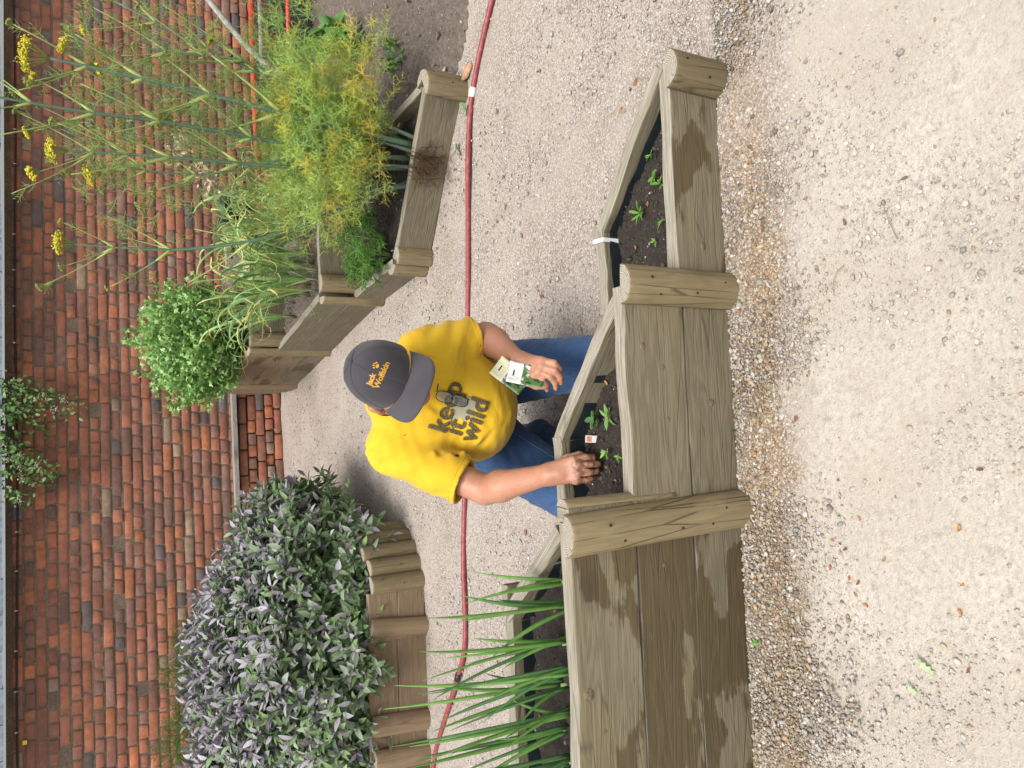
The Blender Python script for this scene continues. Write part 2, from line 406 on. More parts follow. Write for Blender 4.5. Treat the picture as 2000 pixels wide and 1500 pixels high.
def gravel():
    g = rng(5)
    pale = [(0.66, 0.62, 0.56), (0.56, 0.51, 0.45), (0.46, 0.39, 0.32), (0.36, 0.33, 0.30), (0.42, 0.29, 0.18)]
    goldc = [(0.37, 0.285, 0.19), (0.29, 0.215, 0.13), (0.40, 0.345, 0.275), (0.46, 0.42, 0.37), (0.18, 0.13, 0.09), (0.27, 0.26, 0.25)]
    def obj(name, P, size, cols, seed, ico, lift=0.25):
        V, Fc, C = stones(P, size, cols, seed, ico, lift=lift)
        tag(link(name, fast_mesh(name, V, Fc, M['stone'], False, C)), kind='stuff')
        return bpy.data.objects[-1] if False else None
    # banked golden and white gravel at the foot of the front planter
    n = 42000
    x = g.uniform(-1.25, 1.25, n); off = g.uniform(0, 1, n) ** 1.15 * 0.34
    y = 1.60 + 0.06 * x - off - 0.02
    wob = 0.05 * np.sin(x * 5.3 + 0.4) + 0.03 * np.sin(x * 13) + 0.02 * np.sin(x * 29)
    edge = 0.17 + wob + 0.03 * (x < -0.1)
    dens = 1 / (1 + np.exp((off - edge) / 0.022))
    keep = g.uniform(0, 1, n) < dens * 0.93 + 0.07
    x, y, off, edge = x[keep], y[keep], off[keep], edge[keep]; n = len(x)
    z = 0.012 * np.exp(-((y - 1.56 - 0.06 * x) / 0.07) ** 2) + g.uniform(-0.002, 0.003, n)
    size = np.clip(g.lognormal(math.log(0.0027), 0.48, n), 0.0011, 0.0100)
    # golden in a stripe at the middle of the band, paler and greyer on both sides of it
    stripe = np.exp(-((off - 0.11 - 0.02 * np.sin(x * 6)) / 0.055) ** 2)
    gold_p = np.clip((0.30 + 0.62 * stripe) * (1 - 0.5 * (x > 0.05) * (stripe < 0.7)), 0.08, 0.92)
    isg = g.uniform(0, 1, n) < gold_p
    cols = np.where(isg[:, None], pal(g, n, goldc, [.26, .24, .2, .12, .12, .06], 0.16), pal(g, n, [(0.44, 0.40, 0.355), (0.36, 0.32, 0.275), (0.29, 0.24, 0.185), (0.21, 0.19, 0.17), (0.50, 0.47, 0.43)], [.3, .3, .2, .12, .08], 0.16))
    obj('loose_gravel', np.stack([x, y, z], -1), size, cols, 11, True, 0.3)
    # trodden foreground
    n = 26000
    x = g.uniform(-1.2, 1.25, n); y = g.uniform(0.75, 1.46, n)
    clump = np.sin(x * 7 + 2 * np.sin(y * 9)) * np.sin(y * 11 + x * 3) + g.normal(0, 0.5, n)
    keep = (clump > 0.35) | (g.uniform(0, 1, n) < 0.45)
    x, y = x[keep], y[keep]; n = len(x)
    size = np.clip(g.lognormal(math.log(0.0017), 0.6, n), 0.0007, 0.0085)
    cols = pal(g, n, [(0.54, 0.505, 0.455), (0.47, 0.435, 0.385), (0.40, 0.36, 0.305), (0.30, 0.27, 0.24), (0.36, 0.26, 0.18)], [.36, .38, .17, .07, .02])
    obj('foreground_grit', np.stack([x, y, 0.001 + 0 * x], -1), size, cols, 12, True, 0.1)
    # path between the planters
    n = 30000
    y = 1.7 + (5.2) * g.uniform(0, 1, n) ** 1.7; x = g.uniform(-2.6, 2.5, n)
    size = np.clip(g.lognormal(math.log(0.0040), 0.45, n), 0.002, 0.012)
    cols = pal(g, n, [(0.53, 0.485, 0.45), (0.44, 0.385, 0.345), (0.35, 0.295, 0.26), (0.58, 0.55, 0.51), (0.38, 0.25, 0.17), (0.28, 0.26, 0.26)], [.3, .28, .16, .14, .06, .06])
    obj('path_gravel', np.stack([x, y, 0.001 + 0 * x], -1), size, cols, 13, False, 0.2)
gravel()

# ------------------------------------------------------------------ brick wall
WA = math.atan(0.135); WO = np.array([0.0, 7.06, 0.0])
WE = np.array([math.cos(WA), math.sin(WA), 0]); WN = np.array([math.sin(WA), -math.cos(WA), 0])
def project(p):
    q = np.asarray(p, float) - np.array([0, 0, CAM_H]); w = q @ _v
    return 1000 - 1500 * (q @ _pu) / w, 750 - 1500 * (q @ _pr) / w
def brick_material():
    t = NT('old_brick'); co = t.coords('Object')
    n1 = t.noise(co, 22, 6, 0.65); n2 = t.noise(co, 6, 4); n3 = t.noise(co, 120, 3)
    c = t.attr()
    c = t.mix(0.75, c, t.ramp(n1, [(0.25, 0.45), (0.55, 0.95), (0.8, 1.25)]), 'MULTIPLY')
    c = t.mix(t.ramp(n2, [(0.5, 0.0), (0.72, 0.6)]), c, (0.085, 0.065, 0.06))
    big = t.noise(co, 1.3, 5, 0.65); c = t.mix(t.ramp(big, [(0.45, 0.0), (0.70, 0.4)]), c, (0.15, 0.08, 0.055)); c = t.mix(t.ramp(t.noise(co, 2.1, 5, 0.7), [(0.66, 0.0), (0.78, 0.3)]), c, (0.40, 0.32, 0.27))
    lime = t.ramp(t.vor(co, 26), [(0.025, 0.8), (0.06, 0.0)])
    c = t.mix(t.math('MULTIPLY', lime, t.ramp(n2, [(0.45, 0.0), (0.5, 1.0)])), c, (0.6, 0.56, 0.52))
    h = t.math('ADD', n1, t.math('MULTIPLY', n3, 0.4))
    M['old_brick'] = t.fin(c, 0.92, t.bump(h, 0.7, 0.006))
    t = NT('lime_mortar'); co = t.coords('Object')
    n1 = t.noise(co, 60, 5, 0.7); n2 = t.noise(co, 3, 4)
    c = t.mix(t.ramp(n2, [(0.35, 0.0), (0.65, 1.0)]), t.ramp(n1, [(0.3, (0.11, 0.078, 0.055)), (0.7, (0.26, 0.195, 0.135))]), t.ramp(n1, [(0.3, (0.07, 0.055, 0.045)), (0.7, (0.17, 0.13, 0.10))]))
    M['lime_mortar'] = t.fin(c, 0.95, t.bump(n1, 0.8, 0.006))
brick_material()
def brick_wall():
    g = rng(21)
    root = empty('brick_wall', WO)
    tag(root, 'long old red brick garden wall across the back, under slate coping', 'wall')
    inv = -WO
    def pt(s, z, d): return WE * s + np.array([0, 0, z]) + WN * d          # relative to the root
    # mortar core
    s0, s1 = -5.2, 6.2
    V = [pt(s, z, d) for d in (0.0, -0.22) for (s, z) in ((s0, -0.05), (s1, -0.05), (s1, 2.075), (s0, 2.075))]
    Fq = [(0, 1, 2, 3), (5, 4, 7, 6), (3, 2, 6, 7), (4, 5, 1, 0), (1, 5, 6, 2), (4, 0, 3, 7)]
    link('mortar', py_mesh('mortar', V, Fq, M['lime_mortar']), root)
    cols = [(0.41, 0.155, 0.088), (0.36, 0.142, 0.09), (0.315, 0.138, 0.097), (0.25, 0.135, 0.105), (0.145, 0.12, 0.118), (0.34, 0.24, 0.165), (0.46, 0.165, 0.08)]
    pr = [.24, .29, .22, .12, .035, .035, .06]
    ch = 0.0755; bricks = []
    for c in range(28):
        z = 0.005 + c * ch
        if z + ch > 2.08: break
        header = c % 2 == 1
        s = s0 + 0.02 + (0.055 if header else 0) + g.uniform(0, 0.02)
        while s < s1 - 0.1:
            if header: L = 0.109 if g.uniform() > 0.06 else 0.225
            else: L = 0.226 if g.uniform() > 0.07 else 0.11
            L += g.normal(0, 0.004)
            gap = g.uniform(0.008, 0.015)
            bricks.append((s, z + g.normal(0, 0.0016), L - gap, ch - g.uniform(0.009, 0.0145), c))
            s += L
    def brick_geo(b):
        s, z, L, h, c = b
        proud = 0.008 + g.normal(0, 0.0025)
        if g.uniform() < 0.02: proud = -0.012                       # spalled face
        if c < 5: proud += 0.035                                    # plinth courses below the rail
        j = lambda a: g.uniform(-a, a)
        e = g.uniform(0.004, 0.012)
        cor = [(s, z), (s + L, z), (s + L, z + h), (s, z + h)]
        cor = [(a + j(0.0035), b_ + j(0.003)) for a, b_ in cor]
        cx, cz = s + L / 2, z + h / 2
        back = [pt(a, b_, -0.02) for a, b_ in cor]
        mid = [pt(a, b_, proud - e * 0.8) for a, b_ in cor]
        inn = [pt(a + np.sign(cx - a) * (e + abs(j(0.004))), b_ + np.sign(cz - b_) * (e * 0.8 + abs(j(0.002))), proud + j(0.0015)) for a, b_ in cor]
        V = back + mid + inn
        Fq = []
        for k in range(4):
            n_ = (k + 1) % 4
            Fq += [(k, n_, 4 + n_, 4 + k), (4 + k, 4 + n_, 8 + n_, 8 + k)]
        Fq.append((8, 9, 10, 11))
        col = np.array(cols[g.choice(7, p=pr)]) * (1 + g.normal(0, 0.13))
        return np.array(V), np.array(Fq), np.clip(col, 0.02, 0.6)
    scored = []
    for i, b in enumerate(bricks):
        p0 = WO + pt(b[0], b[1], 0); p1 = WO + pt(b[0] + b[2], b[1] + b[3], 0)
        x, y = project((p0 + p1) / 2); x0, y0 = project(p0); x1, y1 = project(p1)
        vis = 20 < x < 548 and 5 < y < 1495
        if x > 345 and y > 930: vis = False
        if y < 545: vis = False
        if x > 270 and 500 < y < 780: vis = False
        scored.append((abs(x1 - x0) * abs(y1 - y0) if vis else 0, i))
    scored.sort(reverse=True)
    single = set(i for sc, i in scored[:300] if sc > 0)
    bag = Bag()
    for i, b in enumerate(bricks):
        V, Fq, col = brick_geo(b)
        if i in single:
            me = fast_mesh('brick', V, Fq, M['old_brick'], False, np.broadcast_to(col, (12, 3)))
            link('brick', me, root)
        else: bag.add(V, Fq, col)
    o = link('brickwork', bag.mesh('brickwork', M['old_brick']), root); o['kind'] = 'stuff'
    # slate coping laid in overlapping pieces
    t = NT('slate'); co = t.coords('Object'); n1 = t.noise(co, 25, 5)
    M['slate'] = t.fin(t.ramp(n1, [(0.3, (0.13, 0.16, 0.21)), (0.6, (0.24, 0.29, 0.36)), (0.8, (0.36, 0.40, 0.45))]), 0.7, t.bump(n1, 0.4, 0.004))
    s = s0
    while s < s1:
        L = 0.255 + g.normal(0, 0.006); zz = 2.082 + g.normal(0, 0.003)
        V = [pt(a, z + (0.05 if d < 0 else 0), d) for d in (0.20, -0.30) for (a, z) in ((s + 0.003, zz), (s + L - 0.003, zz), (s + L - 0.003, zz + 0.035), (s + 0.003, zz + 0.035))]
        link('slate', py_mesh('slate', V, Fq0, M['slate']), root)
        s += L
    # black cable clipped under the coping
    M['black_rubber'] = plain('black_rubber', (0.012, 0.012, 0.013), 0.5)
    ss = np.linspace(s0 + .1, s1 - .1, 60)
    cable = [pt(a, 2.0 + 0.006 * math.sin(a * 2.1) - 0.004 * a * 0, 0.027) for a in ss]
    link('cable', (lambda q: fast_mesh('cable', q[0], tris(q[1]), M['black_rubber'], True))(tube(cable, 0.008, 6)), root)
    M['white_plastic'] = plain('white_plastic', (0.75, 0.76, 0.76), 0.4, 0.05)
    for a in np.arange(-3.4, 4.2, 0.29):
        c = pt(a, 2.0 + 0.006 * math.sin(a * 2.1), 0.03)
        q = tube([c - np.array([0, 0, 0.005]), c + np.array([0, 0, 0.016])], 0.005, 6)
        link('cable_clip', fast_mesh('cable_clip', q[0], tris(q[1]), M['white_plastic']), root)
    # grey weathered rail on the plinth
    def railbox(a0, a1, z0, z1, d0, d1):
        return [pt(a, z, d) for d in (d1, d0) for (a, z) in ((a0, z0), (a1, z0), (a1, z1), (a0, z1))]
    r = link('ledge_board', py_mesh('ledge_board', railbox(-3.4, 1.6, 0.392, 0.428, -0.0, 0.085), Fq0, M['timber_grey']), root)
    r.color = (0.2, 1.0, 0, 1)
    # small yellow marker tag
    M['yellow_tag'] = plain('yellow_tag', (0.75, 0.7, 0.02), 0.5, 0.05)
    link('marker_tag', py_mesh('marker_tag', railbox(-2.63, -2.60, 1.945, 1.972, 0.005, 0.016), Fq0, M['yellow_tag']), root)
Fq0 = [(0, 1, 2, 3), (5, 4, 7, 6), (3, 2, 6, 7), (4, 5, 1, 0), (1, 5, 6, 2), (4, 0, 3, 7)]
brick_wall()

# ------------------------------------------------------------------ timber planters
def plank_mesh(L, h, th, seed, wob=0.003, bev=0.006, nseg=10):
    """X along the grain 0..L, Y thickness (centre 0), Z 0..h; softened worn edges"""
    g = rng(seed)
    prof = []
    y0, y1 = -th / 2, th / 2
    for (cy, cz, a0) in ((y1 - bev, h - bev, 0), (y0 + bev, h - bev, 90), (y0 + bev, bev, 180), (y1 - bev, bev, 270)):
        for a in (0, 45, 90):
            r = math.radians(a0 + a); prof.append((cy + bev * math.cos(r), cz + bev * math.sin(r)))
    prof = np.array(prof); k = len(prof)
    xs = np.linspace(0, L, nseg + 1); V = []
    p1, p2 = g.uniform(0, 6, 2)
    for x in xs:
        q = prof.copy()
        top = q[:, 1] > h * 0.5
        q[top, 1] += wob * (math.sin(x * 9 + p1) + 0.6 * math.sin(x * 23 + p2))
        q += g.normal(0, 0.0007, q.shape)
        V.append(np.column_stack([np.full(k, x), q]))
    V = np.concatenate(V); Fc = []
    for i in range(nseg):
        for j in range(k):
            n_ = (j + 1) % k
            Fc.append((i * k + j, (i + 1) * k + j, (i + 1) * k + n_, i * k + n_))
    Fc.append(tuple(range(k))[::1]); Fc.append(tuple(reversed(range(nseg * k, nseg * k + k))))
    return V, Fc
_seed = [100]
def plank(parent, p0, p1, z0, h, th=0.042, mat='timber', wet=0.3, tone=1.0, name='plank', wob=0.002, bev=0.0035):
    """p0->p1 in plan = line of the plank's middle"""
    _seed[0] += 1
    p0 = np.array(p0, float); p1 = np.array(p1, float); L = np.linalg.norm(p1 - p0)
    V, Fc = plank_mesh(L, h, th, _seed[0], wob, bev)
    me = py_mesh(name, V, Fc, M[mat])
    a = math.atan2(p1[1] - p0[1], p1[0] - p0[0])
    o = link(name, me, parent, (p0[0], p0[1], z0), (0, 0, a))
    o.color = (wet, tone, 0, 1)
    return o
def half_log(parent, c, ang, z0, z1, r=0.05, mat='timber_round', tone=1.0, full=False, nails=3, lean=(0, 0), wet=0.2, name='post', depth=0.8):
    """half-round stake: flat back through c, bulging towards angle ang"""
    _seed[0] += 1; g = rng(_seed[0])
    n = 15 if not full else 20
    th = np.linspace(-math.pi / 2, math.pi / 2, n) if not full else np.arange(n) * 2 * math.pi / n
    zs = np.concatenate([[0], np.linspace(0.02, z1 - z0 - 0.012, 7), [z1 - z0 - 0.004, z1 - z0]])
    sc = [1.0] * 8 + [0.985, 0.95]
    V = []
    for z, s in zip(zs, sc):
        rr = r * s * (1 + 0.02 * np.sin(th * 3 + z * 9) + g.normal(0, 0.004))
        V.append(np.column_stack([rr * np.cos(th) * (depth if not full else 1), rr * np.sin(th), np.full(n, z)]))
    V = np.concatenate(V); Fc = []; m = len(zs)
    for i in range(m - 1):
        for j in range(n if full else n - 1):
            k = (j + 1) % n
            Fc.append((i * n + j, i * n + k, (i + 1) * n + k, (i + 1) * n + j))
        if not full: Fc.append((i * n + n - 1, i * n, (i + 1) * n, (i + 1) * n + n - 1))
    side = len(Fc)
    Fc.append(tuple(range((m - 1) * n, m * n))); Fc.append(tuple(reversed(range(n))))
    # grain runs along object X in the timber shader: build lying down, stand up by rotation
    R = np.array([[0, 0, 1], [0, 1, 0], [-1, 0, 0]])                    # z -> x
    me = py_mesh(name, V @ R.T, Fc, M[mat])
    me.materials.append(M['end_grain_x'])
    me.polygons[side].material_index = 1
    for p in me.polygons:
        if p.index < side: p.use_smooth = True
    o = link(name, me, parent)
    Mx = Matrix.Translation((c[0], c[1], z0)) @ Matrix.Rotation(lean[0], 4, 'X') @ Matrix.Rotation(lean[1], 4, 'Y') @ Matrix.Rotation(ang, 4, 'Z') @ Matrix(((0, 0, -1, 0), (0, 1, 0, 0), (1, 0, 0, 0), (0, 0, 0, 1)))
    o.matrix_local = Mx
    o.color = (wet, tone, 0, 1)
    H_ = z1 - z0
    if nails:
        for zf, yf in [(0.82, 0.35), (0.45, -0.3), (0.2, 0.3), (0.75, -0.45), (0.28, -0.35)][:nails]:
            yy = r * yf; xx = math.sqrt(r * r - yy * yy) * (depth if not full else 1) * 0.99
            k = 6; a_ = np.arange(k) * 2 * math.pi / k
            rad = 0.0042
            ring0 = np.column_stack([np.full(k, xx - 0.004), yy + rad * np.cos(a_), H_ * zf + rad * np.sin(a_)])
            ring1 = ring0 + np.array([0.0055, 0, 0])
            NV = np.concatenate([ring0, ring1]) @ R.T
            NF = [tuple(range(k, 2 * k))] + [(i, (i + 1) % k, k + (i + 1) % k, k + i) for i in range(k)]
            link('nail', py_mesh('nail', NV, NF, M['rust_nail']), o)
    return o
M['rust_nail'] = plain('rust_nail', (0.022, 0.017, 0.013), 0.7)
def endgrain_x():
    t = NT('end_grain_x'); co = t.coords('Object')
    x, y, z = t.sep(co)
    r = t.math('SQRT', t.math('ADD', t.math('MULTIPLY', z, z), t.math('MULTIPLY', y, y)))
    r2 = t.math('ADD', r, t.math('MULTIPLY', t.noise(co, 28, 3), 0.010))
    rg = t.math('SINE', t.math('MULTIPLY', r2, 1050.0))
    ang = t.math('ARCTAN2', y, z)
    cx = t.n('ShaderNodeCombineXYZ'); t.l(ang, cx.inputs[0]); t.l(t.math('MULTIPLY', r, 4.0), cx.inputs[1])
    rad = t.noise(cx.outputs[0], 8.0, 4, 0.75)
    c = t.mix(t.ramp(rg, [(0.1, 0.0), (0.9, 0.75)]), (0.40, 0.36, 0.29), (0.17, 0.145, 0.11))
    c = t.mix(t.ramp(rad, [(0.52, 0.0), (0.66, 0.85)]), c, (0.05, 0.045, 0.035))
    M['end_grain_x'] = t.fin(c, 0.85, t.bump(rg, 0.5, 0.002))
endgrain_x()
def knot_material():
    t = NT('knot_wood'); co = t.coords('Object'); n1 = t.noise(co, 90, 4); n2 = t.noise(co, 14, 3)
    M['knot_wood'] = t.fin(t.mix(t.ramp(n1, [(0.35, 0.0), (0.65, 1.0)]), (0.10, 0.075, 0.045), (0.20, 0.155, 0.095)), 0.75, t.bump(n1, 0.6, 0.003))
knot_material()
M['liner'] = plain('liner', (0.012, 0.018, 0.022), 0.38, 0.3, 20, 0.3)

def soil_patch(name, poly, z, mat='compost', seed=0, rough=0.012, label=None):
    """bumpy soil filling a polygon given in plan (convex)"""
    g = rng(seed); poly = np.array(poly, float)
    x0, y0 = poly.min(0); x1, y1 = poly.max(0)
    st = 0.011 if (x1 - x0) < 1 else 0.025
    xs = np.arange(x0, x1 + st, st); ys = np.arange(y0, y1 + st, st)
    X, Y = np.meshgrid(xs, ys)
    Z = z + rough * (0.7 * np.sin(X * 31 + 2 * np.sin(Y * 17)) * np.sin(Y * 27 + X * 9) + 0.5 * np.sin(X * 71 + Y * 43) * np.sin(Y * 83)) + g.normal(0, rough * 0.22, X.shape)
    ins = np.ones(X.shape, bool); n = len(poly); edge = np.full(X.shape, 9.0)
    area = 0.5 * sum(poly[i][0] * poly[(i + 1) % n][1] - poly[(i + 1) % n][0] * poly[i][1] for i in range(n))
    for i in range(n):
        a, b = poly[i], poly[(i + 1) % n]
        cr = (b[0] - a[0]) * (Y - a[1]) - (b[1] - a[1]) * (X - a[0])
        ins &= (cr * np.sign(area) > -0.006); edge = np.minimum(edge, cr * np.sign(area) / np.linalg.norm(b - a))
    if name == 'border_soil': Z = np.minimum(Z, -0.012 + (edge + 0.05 * np.sin(X * 14) * np.sin(Y * 11) + g.normal(0, .012, X.shape)) * 0.35)
    ny, nx = X.shape
    i = np.arange(ny - 1)[:, None] * nx + np.arange(nx - 1)[None]
    ok = ins[:-1, :-1] & ins[1:, :-1] & ins[:-1, 1:] & ins[1:, 1:]
    Fq = np.stack([i, i + 1, i + nx + 1, i + nx], -1)[ok]
    used = np.unique(Fq); mp = -np.ones(nx * ny, int); mp[used] = np.arange(len(used))
    V = np.stack([X, Y, Z], -1).reshape(-1, 3)[used]
    o = link(name, fast_mesh(name, V, mp[Fq], M[mat], True))
    tag(o, kind='stuff')
    # crumbs, chips and small stones lying on it
    m = min(2600, int(len(V) * 0.55)) if name != 'border_soil' else 9000
    P = V[g.choice(len(V), m)] + g.normal(0, 0.004, (m, 3)) * [1, 1, 0.3]
    size = np.clip(g.lognormal(math.log(0.0035), 0.5, m), 0.0015, 0.013)
    cols = pal(g, m, [(0.05, 0.038, 0.03), (0.085, 0.064, 0.048), (0.16, 0.11, 0.075), (0.40, 0.35, 0.29)], [.5, .34, .12, .04]) if mat == 'compost' else pal(g, m, [(0.20, 0.16, 0.13), (0.29, 0.235, 0.19), (0.48, 0.42, 0.36), (0.26, 0.15, 0.09)], [.45, .35, .12, .08])
    cv, cf, cc = stones(P, size, cols, seed + 1, False, 0.6, 0.2)
    tag(link(name + '_crumbs', fast_mesh(name + '_crumbs', cv, cf, M['stone'], False, cc)), kind='stuff')
    return o
def liner(parent, pts, z0, z1):
    V = []; Fc = []
    for i in range(len(pts) - 1):
        a = np.array(pts[i]); b = np.array(pts[i + 1]); k = 8; base = len(V)
        for j in range(k + 1):
            p = a + (b - a) * j / k; d = np.array([-(b - a)[1], (b - a)[0]]) / np.linalg.norm(b - a)
            w = 0.003 * math.sin(j * 2.3 + i)
            for zz in (z1 + 0.002 * math.sin(j * 3.1), (z0 + z1) / 2, z0):
                q = p + d * w; V.append((q[0], q[1], zz))
        for j in range(k):
            for r_ in range(2):
                b0 = base + j * 3 + r_
                Fc.append((b0, b0 + 1, b0 + 4, b0 + 3))
    o = link('liner', py_mesh('liner', V, Fc, M['liner'], True), parent)
    return o

def front_planter():
    root = empty('stepped_planter', (0, 0, 0))
    tag(root, 'stepped weathered timber planter in the foreground with three compartments and half-log posts', 'planter')
    f = lambda x: 1.603 + 0.058 * x          # front line, middle of planks
    th = 0.044
    A, B, C = -0.345, 0.252, 0.872           # the three posts
    # tall left compartment: three boards high
    left = -1.75
    plank(root, (left, f(left) + 0.002), (A, f(A) + 0.002), 0.0, 0.186, th, wet=0.53, tone=0.92)
    plank(root, (left, f(left)), (A, f(A)), 0.190, 0.194, th, wet=0.56, tone=0.97)
    plank(root, (left, f(left) - 0.003), (A, f(A) - 0.003), 0.388, 0.205, th, wet=0.46, tone=1.04, wob=0.003, bev=0.006)
    # middle
    plank(root, (A, f(A) + 0.001), (B, f(B) + 0.001), 0.0, 0.183, th, wet=0.22, tone=0.96)
    plank(root, (A, f(A) - 0.002), (B, f(B) - 0.002), 0.187, 0.205, th, wet=0.12, tone=1.04, wob=0.003, bev=0.006)
    # low right compartment: one board
    plank(root, (B, f(B)), (C + .02, f(C)), 0.0, 0.192, th, wet=0.52, tone=1.0)
    # posts: half logs on the front faces, second half logs on the dividers
    half_log(root, (A - 0.012, f(A) - 0.026), -math.pi / 2, -0.02, 0.603, 0.055, lean=(-0.02, -0.03), nails=5, tone=1.05)
    half_log(root, (B + 0.005, f(B) - 0.026), -math.pi / 2, -0.02, 0.402, 0.053, nails=4, tone=1.0)
    half_log(root, (C + 0.0, f(C) - 0.026), -math.pi / 2, -0.02, 0.203, 0.056, nails=2, tone=0.72)
    half_log(root, (A + 0.040, f(A) - 0.002), 0.0, 0.25, 0.600, 0.024, nails=0, tone=1.08)
    # back edges: straight run then a diagonal to the post
    def back(pts, top, boards, dz, tone=1.0, last=0.0):
        for k in range(boards):
            zt = top - k * 0.2
            for i in range(len(pts) - 1):
                a, b = np.array(pts[i], float), np.array(pts[i + 1], float)
                d = (b - a) / np.linalg.norm(b - a)
                plank(root, a - d * (0.012 if i else 0), b + d * 0.004, max(0, zt - 0.2), min(0.196, zt), 0.043, wet=0.25, tone=tone, name='back_plank', wob=0.003)
    backL = [(-1.75, 1.79), (-0.645, 1.872), (A - 0.03, f(A) + 0.03)]
    backM = [(-0.40, 1.892), (-0.165, 1.915), (B - 0.035, f(B) + 0.012)]
    backR = [(0.215, 1.935), (0.475, 1.958), (C + 0.015, f(C) + 0.018)]
    back(backL, 0.596, 3, 0.2); back(backM, 0.396, 2, 0.2); back(backR, 0.196, 1, 0.2)
    # dividers between compartments
    plank(root, (A + 0.0, f(A) + 0.02), (-0.40, 1.90), 0.0, 0.392, 0.04, wet=0.3, tone=0.9, name='divider')
    plank(root, (A + 0.018, f(A) - 0.02), (A + 0.016, f(A) + 0.03), 0.394, 0.2, 0.04, wet=0.2, name='divider')
    plank(root, (B, f(B) + 0.02), (0.213, 1.93), 0.0, 0.193, 0.04, wet=0.3, tone=0.9, name='divider')
    # short battens behind the corners
    for (x, y, zt) in ((-0.155, 1.95, 0.33), (0.40, 1.985, 0.15), (-0.62, 1.915, 0.58)):
        plank(root, (x - 0.045, y - 0.004), (x + 0.045, y + 0.004), 0.0, zt, 0.03, name='batten', tone=0.95)
    # black pond liner inside
    liner(root, [(-1.7, 1.766), (-0.66, 1.845), (-0.40, 1.605)], 0.40, 0.565)
    liner(root, [(-0.372, 1.865), (-0.17, 1.888), (0.19, 1.632)], 0.22, 0.365)
    liner(root, [(0.25, 1.911), (0.468, 1.931), (0.80, 1.672)], 0.08, 0.175)
    # white plastic band round the low rail
    q = [(0.447, 1.93, 0.12), (0.447, 1.931, 0.199), (0.447, 1.978, 0.200), (0.447, 1.98, 0.12)]
    V = []
    for (x, y, z) in q: V += [(x - 0.0065, y, z), (x + 0.0065, y, z)]
    for (x, y, z), (dy, dz) in zip(q, ((-.003, 0), (-.003, .003), (.003, .003), (.003, 0))): V += [(x - 0.0065, y + dy, z + dz), (x + 0.0065, y + dy, z + dz)]
    Fc = []
    for i in range(3):
        a = 2 * i; Fc += [(8 + a, 9 + a, 11 + a, 10 + a), (a, 8 + a, 10 + a, 2 + a), (a + 1, a + 3, 11 + a, 9 + a), (a, a + 2, a + 3, a + 1)]
    link('plastic_band', py_mesh('plastic_band', V, Fc, M['white_plastic']), root)
    def knot(x, z, r, proud):
        n = 14; th = np.arange(n) * 2 * math.pi / n; V = []
        for rr, d in ((1.0, 0.0), (0.8, proud), (0.35, proud * 1.2)): V += [(x + r * rr * math.cos(a), f(x) - 0.0235 - d, z + r * rr * 0.85 * math.sin(a)) for a in th]
        Fc = [(i * n + j, (i * n + (j + 1) % n), (i + 1) * n + (j + 1) % n, (i + 1) * n + j) for i in range(2) for j in range(n)] + [tuple(range(2 * n, 3 * n))]
        link('knot', py_mesh('knot', V, Fc, M['knot_wood'], True), root)
    for a in ((-0.765, 0.560, 0.021, 0.003), (-0.86, 0.515, 0.009, 0.002), (0.095, 0.335, 0.012, 0.0015), (-0.10, 0.26, 0.008, 0.0015), (0.04, 0.27, 0.008, 0.0015), (-0.06, 0.10, 0.010, 0.0015), (0.38, 0.10, 0.011, 0.0015), (-0.48, 0.30, 0.007, 0.001)): knot(*a)
    soil_patch('tall_bed_soil', [(-1.7, 1.52), (-0.38, 1.60), (-0.66, 1.85), (-1.7, 1.77)], 0.535, seed=31, rough=0.016)
    soil_patch('middle_bed_soil', [(-0.37, 1.60), (0.20, 1.63), (-0.165, 1.893), (-0.38, 1.87)], 0.318, seed=33, rough=0.017)
    soil_patch('low_bed_soil', [(0.24, 1.63), (0.85, 1.66), (0.475, 1.935), (0.23, 1.915)], 0.142, seed=35)
front_planter()

